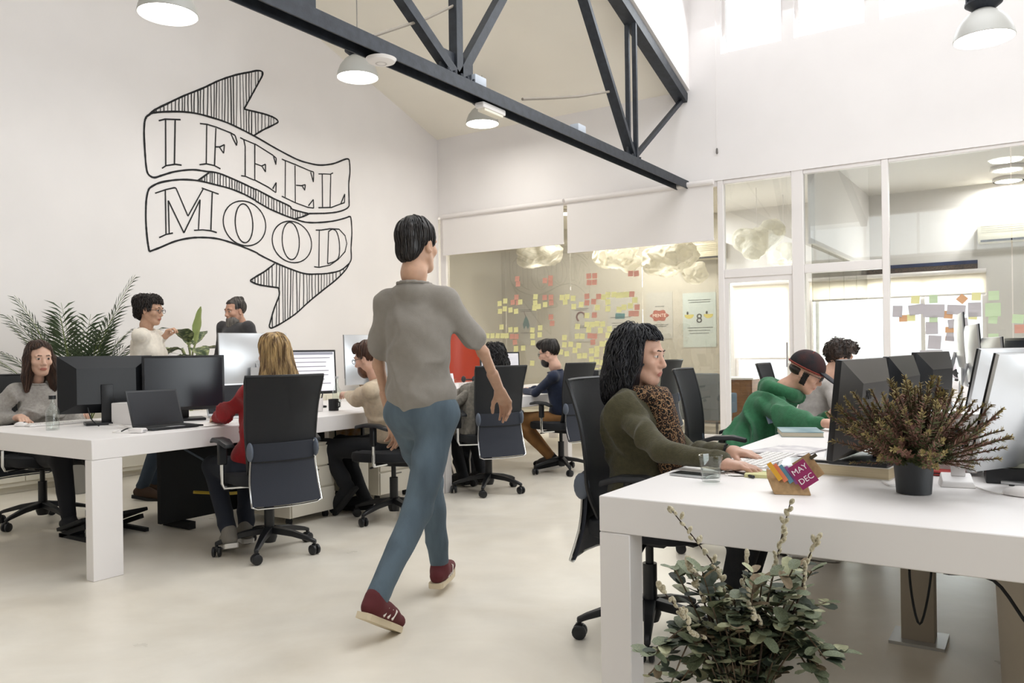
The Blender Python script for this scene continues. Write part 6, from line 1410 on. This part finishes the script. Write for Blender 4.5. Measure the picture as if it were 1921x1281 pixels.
# right side clutter
p = D(1795, 912); t = simple('desk_charger', 'white sloped charging dock at the foot of the heather pot', 'charger', p.x, p.y, rz=12)
MB().add([(-.05, -.035, 0), (.05, -.035, 0), (.05, .035, 0), (-.05, .035, 0), (-.042, -.03, .018), (.042, -.03, .018), (.042, .03, .04), (-.042, .03, .04)], [(0, 3, 2, 1), (4, 5, 6, 7), (0, 1, 5, 4), (1, 2, 6, 5), (2, 3, 7, 6), (3, 0, 4, 7)]).build('dock', M_white, t, bevel=.005); MB().box((.005, .015, .075), (.04, .01, .09), Matrix.Rotation(-.2, 3, 'X')).build('cradle_plate', M_frame, t, bevel=.003)
p = D(1880, 905); t = simple('black_box', 'black box with papers on top at the right desk edge', 'box', p.x+.06, p.y+.05, rz=5); MB().box((0, 0, .025), (.22, .16, .05)).build('box_body', M_black, t, bevel=.004); MB().box((-.02, .01, .058), (.2, .15, .014)).build('paper', mat('printed_leaflet', '9aa393', .7, col2='cfcabb', vscale=14), t)
p = D(1905, 930); mouse(p.x+.02, p.y, 75, 'white mouse at the right edge of the foreground desk')
cable([D(1830, 915)+Vector((0, 0, .004)), D(1850, 923)+Vector((0, 0, .004)), D(1875, 928)+Vector((0, 0, .004)), D(1898, 928)+Vector((0, 0, .006))], .0025, M_wcab, 'white mouse cable on the foreground desk')
cable([D(1655, 905)+Vector((0, 0, .004)), D(1670, 913)+Vector((0, 0, .004)), D(1692, 908)+Vector((0, 0, .004)), D(1720, 890)+Vector((0, 0, .004))], .003, M_wcab, 'white cable curling behind the heather pot')
M_red = mat('red_orange_leather', 'c9482f', .45)
p = D(1895, 868); t = simple('red_pouch', 'orange red leather pouch with a coiled cord at the right edge', 'pouch', p.x+.03, p.y, rz=15); P, Q = sdf_mesh([ell((0, 0, .03), (.11, .075, .036), .02)], .008, folds(320, .005, 30)); link('pouch_body', np_mesh('pouch_body', P, Q), t, M_red)
MB().tube([(-.11+.045*math.cos(a)*(.6+.05*a), -.05+.02*math.sin(a*1.3), .03+.03*math.sin(a)+.002*a) for a in np.linspace(0, 15, 60)], .0045, 6).build('coiled_cord', mat('dark_red_cord', '8a2222', .5), t, smooth=True)
p = D(1760, 893); t = simple('red_case', 'flat red case lying behind the heather pot', 'case', p.x+.01, p.y+.03, rz=-5); MB().box((0, 0, .009), (.13, .07, .016)).build('case_body', mat('red_fabric', 'b5443f', .7), t, bevel=.004); MB().box((0, -.036, .009), (.12, .002, .003)).build('zip', M_black, t)
p = D(1835, 830); t = simple('manila_folder', 'upright manila envelope leaning behind the heather', 'envelope', p.x-.02, p.y+.12, rz=-8); MB().box((0, 0, .055), (.24, .02, .11), Matrix.Rotation(-.15, 3, 'X')).build('envelope', mat('manila', 'cdb88a', .8), t, bevel=.003); MB().box((0, -.012, .095), (.22, .004, .02), Matrix.Rotation(-.15, 3, 'X')).build('flap', mat('manila_dark', 'bba677', .8), t)
# silver computers along the right, screens to the left
monitor(.0, 3.02, 150, .58, .37, .05, 'large silver desktop computer leaning at the right picture edge', 'imac', tilt=-14)
monitor(-.10, 3.62, 155, .56, .37, .06, 'silver desktop computer next behind the one at the right edge', 'imac', tilt=-12)
monitor(.28, 4.1, 20, .54, .38, .10, 'silver desktop computer facing away at the far right edge', 'imac', tilt=-8)
monitor(-.2, 5.0, 12, .52, .36, .12, 'small silver monitor beside the football box', 'imac', tilt=-4)
monitor(-.32, 5.5, 10, .54, .42, .14, 'pale desktop computer seen edge on near the second row', 'imac', tilt=-4)
monitor(-.45, 6.4, 8, .58, .5, .16, 'tall pale desktop computer furthest back on the right', 'imac', tilt=-3)
p = D(1698, 790); t = simple('white_case', 'white speaker box with two dark round holes behind the heather', 'speaker', -.29, 3.25, rz=-25); MB().box((0, 0, .11), (.34, .2, .2)).build('case', M_white, t, bevel=.008)
for s in (-1, 1): MB().lathe([(0, .004), (.042, .004), (.055, 0)], 24, (s*.085, -.101, .11), rot=Matrix.Rotation(PI/2, 3, 'X')).build('speaker_cone', M_blackm, t)
pen_cup(-.17, 3.33, 'crowded cup of coloured pencils right of the white speaker box', M_clear if False else M_silver, n=12, seed=5)
t = simple('white_carton', 'white carton holding the football', 'box', -.56, 7.95, rz=-25); MB().box((0, 0, .065), (.24, .24, .13)).build('carton_body', M_white, t, bevel=.006); MB().box((0, -.122, .08), (.12, .003, .03)).build('label_strip', M_frame, t)
# football
import itertools
def football(loc, R_, label):
    bm = bmesh.new(); bmesh.ops.create_icosphere(bm, subdivisions=1, radius=1.0); ico = [v.co.normalized() for v in bm.verts if len(v.link_faces) == 5]; bm.free()
    t = thing('football', label, 'ball', loc); bm = bmesh.new(); bmesh.ops.create_icosphere(bm, subdivisions=5, radius=R_); me = bpy.data.meshes.new('skin'); bm.to_mesh(me); bm.free()
    bm = bmesh.new(); bmesh.ops.create_icosphere(bm, subdivisions=1, radius=1); base_i = [v.co.normalized() for v in bm.verts][:12]; bm.free()
    me.materials.append(mat('ball_white', 'ece6ec', .4)); me.materials.append(mat('ball_black', '17171b', .4))
    for f_ in me.polygons:
        c = Vector(f_.center).normalized(); f_.material_index = 1 if max(c.dot(v) for v in base_i) > .925 else 0; f_.use_smooth = True
    link('ball_skin', me, t, None, (0, 0, R_)); MB().lathe([(R_*.45, .004), (R_*.55, 0), (R_*.55, .012)], 24).build('ring_stand', M_black, t); return t
football((-.56, 7.95, ZD+.132), .11, 'white football with black pentagons on the white carton')
t = simple('black_crate', 'open black rimmed tray behind the football', 'tray', .3, 4.85, rz=-20); 
for a, b in (((-.3, 0, .2), (.6, .02, .4)), ((-.3+.01, -.11, .2), (.02, .22, .4)), ((.3-.31-.3+.6, -.11, .2), (.02, .22, .4))): MB().box((a[0]+.3, a[1], a[2]), b).build('panel', mat('grey_acrylic', '4b4d50', .3), t, bevel=.006)
monitor(-.1, 6.1, 200, .5, .36, .12, 'grey screen behind the second row of the right desk', tilt=-3)
# legs, cables and bin beneath the foreground desk
t = thing('desk_support', 'grey support panel standing beneath the foreground desk', 'support', (-.42, 3.62, 0)); MB().box((0, 0, .3205), (.12, .1, .641)).build('post', mat('warm_grey_panel', 'b5ab9c', .6), t, bevel=.003); MB().box((0, 0, .006), (.2, .2, .012)).build('foot_plate', M_silver, t)
t = thing('waste_bin', 'rounded pale bin beneath the right edge of the desk', 'bin', (.02, 3.2, 0)); MB().lathe([(0, .003), (.11, .003), (.14, .03), (.16, .5), (.15, .5), (.13, .03), (0, .02)], 28).build('bin_body', mat('pale_bin', 'c9bfae', .5), t, smooth=True); MB().lathe([(.155, .495), (.165, .5), (.16, .51), (.15, .505)], 28).build('rim', M_frame, t, smooth=True)
ub = lambda x, y, z: Vector((x, y, z))
cable([ub(-.35, 2.9, .642), ub(-.36, 2.88, .45), ub(-.33, 2.86, .3), ub(-.30, 2.9, .45), ub(-.3, 2.95, .642)], .004, M_blackm, 'black cable loop hanging under the foreground desk')
cable([ub(-.18, 2.75, .642), ub(-.2, 2.74, .54), ub(-.25, 2.76, .5), ub(-.12, 2.74, .5), ub(-.02, 2.78, .36), ub(.02, 2.78, .5), ub(.03, 2.8, .642)], .005, M_blackm, 'thicker black cable zigzagging under the foreground desk')
# ------------------------------------------------------------------ plants by the mural wall
M_palm = mat('palm_green', '2f4028', .6, col2='47563a', vscale=10)
py_ = yx(143, -7.12, 1.3); t = thing('areca_palm', 'tall feathery palm in a pot behind the woman in grey', 'plant', (-7.12, py_, 0)); pot(t, .15, .19, .4, mat('grey_planter', '8d8a84', .7))
r = random.Random(31)
def frond(az, lean, L, drop, seed, z0=.22, nl=15):
    q = random.Random(seed); mb = MB(); pts = []; p_ = Vector((.03*math.cos(az), .03*math.sin(az), z0)); e = lean; 
    for k in range(15): pts.append(p_.copy()); d = Vector((math.sin(e)*math.cos(az), math.sin(e)*math.sin(az), math.cos(e))); p_ = p_+d*L/14; e += drop/14*(.3+k/9)
    mb.tube(pts, [.007-.0004*k for k in range(15)], 5, 1)
    sd = Vector((-math.sin(az), math.cos(az), 0))
    for k in range(nl):
        f_ = .45+.53*k/nl; i = int(f_*14); c = pts[i].lerp(pts[min(i+1, 14)], f_*14-i); tg = (pts[min(i+1, 14)]-pts[max(i-1, 0)]).normalized(); l = (.24-.12*abs(k/nl-.35))*q.uniform(.85, 1.15)
        for s in (-1, 1):
            o = (sd*s*.72+tg*.75+Vector((0, 0, -.12))).normalized(); w_ = tg.cross(o).cross(o).normalized()*.0085; m_ = c+o*l*.5+Vector((0, 0, .006)); e_ = c+o*l+Vector((0, 0, -.02))
            mb.add([c, m_+w_, e_, m_-w_], [(0, 1, 2, 3)], 0)
    return mb.build('frond', [M_palm, mat('palm_stem', '6b7a3a', .6)], t)
for k in range(22):
    az = k*2.4+r.uniform(-.3, .3); frond(az, r.uniform(.03, .22), r.uniform(1.0, 1.36), r.uniform(.25, .75), 500+k, .38)
frond(.75, .14, 1.62, .45, 520, .38, 18); frond(-2.2, .42, 1.25, .9, 521, .38); frond(-2.5, .3, 1.2, 1.1, 522, .38); frond(.6, .32, 1.2, 1.2, 523, .38); frond(-2.4, .16, 1.45, .5, 524, .38); frond(.9, .25, 1.3, .9, 525, .38)
M_dief = mat('dieffenbachia_leaf', '2f4526', .45, col2='b9c08a', vscale=26, detail=6); M_dief.node_tree.nodes['Color Ramp'].color_ramp.elements[0].position = .45; M_dief.node_tree.nodes['Color Ramp'].color_ramp.elements[1].position = .7
M_young = mat('young_leaf', '9aa868', .5, var=.1)
t = thing('dieffenbachia', 'broad leaved plant with mottled leaves between the standing pair', 'plant', (XL+.75, yx(358, XL+.75, 1.1), 0)); pot(t, .15, .18, .5, mat('white_planter', 'd8d3cc', .5))
def leaf_mesh(L, W, seed, curl=.35):
    q = random.Random(seed); vs = []; fs = []; n = 9
    for k in range(n+1):
        u = k/n; w_ = W*math.sin(PI*min(1, u*.93+.05))**.75*(1-.25*u); y = u*L*math.cos(u*curl); z = -u*u*L*curl*.6
        for s in (-1, -.5, 0, .5, 1): vs.append((s*w_, y, z+abs(s)*w_*.35+.006*math.sin(u*14+s*2)))
    for k in range(n):
        for j in range(4): fs.append((k*5+j, k*5+j+1, k*5+6+j, k*5+5+j))
    return pyd('leaf', vs, fs)
LM = [leaf_mesh(.42, .10, 1), leaf_mesh(.40, .10, 2, .6), leaf_mesh(.36, .055, 3, .1)]
for k, (az, el, sc, z, kind) in enumerate(((0, 80, 1.0, 1.06, 2), (-50, 28, 1.05, 1.05, 0), (150, 30, .95, 1.0, 0), (200, -5, 1.0, .93, 1), (-20, 5, 1.1, .92, 1), (-100, 10, .9, .9, 1), (80, 12, .9, .92, 1), (-60, -25, .9, .82, 1), (230, -28, .9, .82, 1), (120, 40, .8, 1.0, 0), (20, -20, .85, .8, 1))):
    a = math.radians(az); z = 1.33-(1.06-z)*.55; base = Vector((.03*math.cos(a), .03*math.sin(a), z-.12)); tip = Vector((.09*math.cos(a), .09*math.sin(a), z))
    l = link('leaf', LM[kind], t, None if LM[kind].materials else (M_young if kind == 2 else M_dief), tip, smooth=True); l.rotation_euler = (math.radians(el), 0, a-PI/2); l.scale = (sc, sc, sc)
    MB().tube([(0, 0, .45), base, tip], .009, 6).build('leaf_stalk', mat('pale_stalk', 'a5ad7c', .5), t, smooth=True)
# ------------------------------------------------------------------ willow and eucalyptus bouquet on the floor
bq = at_d(1395, 1200, 1.93); t = thing('willow_bouquet', 'bouquet of pussy willow and eucalyptus in front of the foreground desk', 'plant', (bq.x, bq.y, 0))
MB().lathe([(0, .004), (.09, .004), (.12, .08), (.11, .2), (.07, .28), (.075, .30), (.065, .3), (.06, .28), (0, .1)], 28).build('vase', mat('smoky_vase', '4a4f4c', .2), t, smooth=True)
M_tw = mat('willow_twig', '35261c', .8); M_cat = mat('willow_catkin', 'c9c0a6', .95, col2='8f8468', vscale=180, sheen=.4); M_euc = mat('eucalyptus_leaf', '56604a', .6, col2='7d8468', vscale=18); M_euc2 = mat('pale_eucalyptus_leaf', 'a3a483', .6, var=.1); M_euc3 = mat('dark_eucalyptus_leaf', '2b3626', .6)
CATM = MB().ball((0, 0, .008), (.0052, .0052, .0095), 8).mesh('catkin'); CATM.materials.append(M_cat); CATM.polygons.foreach_set('use_smooth', [True]*len(CATM.polygons))
def leafd(seed, m, asp=.9):
    vs = [(0, 0, 0)]; n = 10
    for k in range(n): a = 2*PI*k/n; vs.append((.5*asp*math.sin(a)*(1+.1*math.cos(2*a)), .5-.5*math.cos(a), .10*math.sin(a)**2-.05*(1-math.cos(a))))
    me = pyd('leaf', [(x, y, z) for x, y, z in vs[1:]]+[(0, .5, -.04)], [(k, (k+1) % n, n) for k in range(n)]); me.materials.append(m); return me
LE = [leafd(1, M_euc), leafd(2, M_euc2, .8), leafd(3, M_euc3), leafd(4, M_euc, .55), leafd(5, mat('dry_brown_leaf', '7a6a52', .7, var=.15), .7)]
def aim(o, d): o.rotation_mode = 'QUATERNION'; o.rotation_quaternion = Vector(d).to_track_quat('Z', 'Y')
def wp(px, py, dz): return at_d(px, py, 1.93+dz)-Vector((bq.x, bq.y, 0))
r = random.Random(77)
for k, path in enumerate(([(1330, 1130, 0), (1345, 1075, 0), (1310, 1020, -.02), (1262, 960, -.03)], [(1440, 1130, .02), (1455, 1060, 0), (1468, 1000, -.02), (1482, 945, -.04)], [(1480, 1170, 0), (1502, 1110, -.02), (1512, 1060, -.03), (1530, 1015, -.04)], [(1400, 1150, .05), (1395, 1100, .04), (1402, 1045, .03)], [(1330, 1160, 0), (1312, 1100, -.02), (1290, 1055, -.03)], [(1300, 1180, 0), (1270, 1140, -.04), (1240, 1105, -.05)], [(1370, 1180, .02), (1365, 1130, .0), (1350, 1075, -.02)], [(1430, 1200, -.06), (1412, 1150, -.08), (1410, 1110, -.08)], [(1340, 1220, -.05), (1300, 1185, -.08), (1282, 1150, -.09)])):
    pts = spline([Vector((0, 0, .25))]+[wp(*q) for q in path], 6); b = MB().tube(pts, [.0032*(1-.6*i/len(pts)) for i in range(len(pts))], 5).build('willow_branch', M_tw, t, smooth=True)
    n = int(len(pts)*.62); side = 1
    for i in range(len(pts)-n, len(pts)):
        for _ in range(1 if i % 2 else 2):
            if r.random() < .2 and i < len(pts)-1: continue
            tg = (pts[min(i+1, len(pts)-1)]-pts[max(i-1, 0)]).normalized(); o = link('catkin', CATM, b, None, pts[i]+Vector((r.uniform(-.003, .003),)*3)); aim(o, tg+Vector((r.uniform(-.9, .9), r.uniform(-.9, .9), .2))); sc = r.uniform(.85, 1.25); o.scale = (sc, sc, sc)
for k in range(46):
    px, py = r.uniform(1205, 1585), r.uniform(1060, 1300); px = 1395+(px-1395)*(.6+.4*min(1, (py-1040)/130))
    pts = spline([Vector((r.uniform(-.02, .02), r.uniform(-.02, .02), .25)), wp(1395+(px-1395)*.5, 1190+r.uniform(-20, 40), r.uniform(-.06, .06)), wp(px, py, r.uniform(-.12, .10))], 7)
    b = MB().tube(pts, .002, 4).build('eucalyptus_stem', mat('euc_stem', '5a4a38', .8), t)
    for i in range(3, len(pts)):
        tg = (pts[min(i+1, len(pts)-1)]-pts[i-1]).normalized()
        for s in (0, 1):
            a = r.uniform(0, 6.28); o = link('leaf', LE[r.choice((0, 0, 0, 1, 1, 2, 2, 3, 4))], b, None, pts[i]); d = (tg*.5+Vector((math.cos(a), math.sin(a), r.uniform(-.3, .6)))).normalized()
            o.rotation_mode = 'QUATERNION'; o.rotation_quaternion = d.to_track_quat('Y', 'Z'); sc = r.uniform(.026, .054); o.scale = (sc, sc, sc)
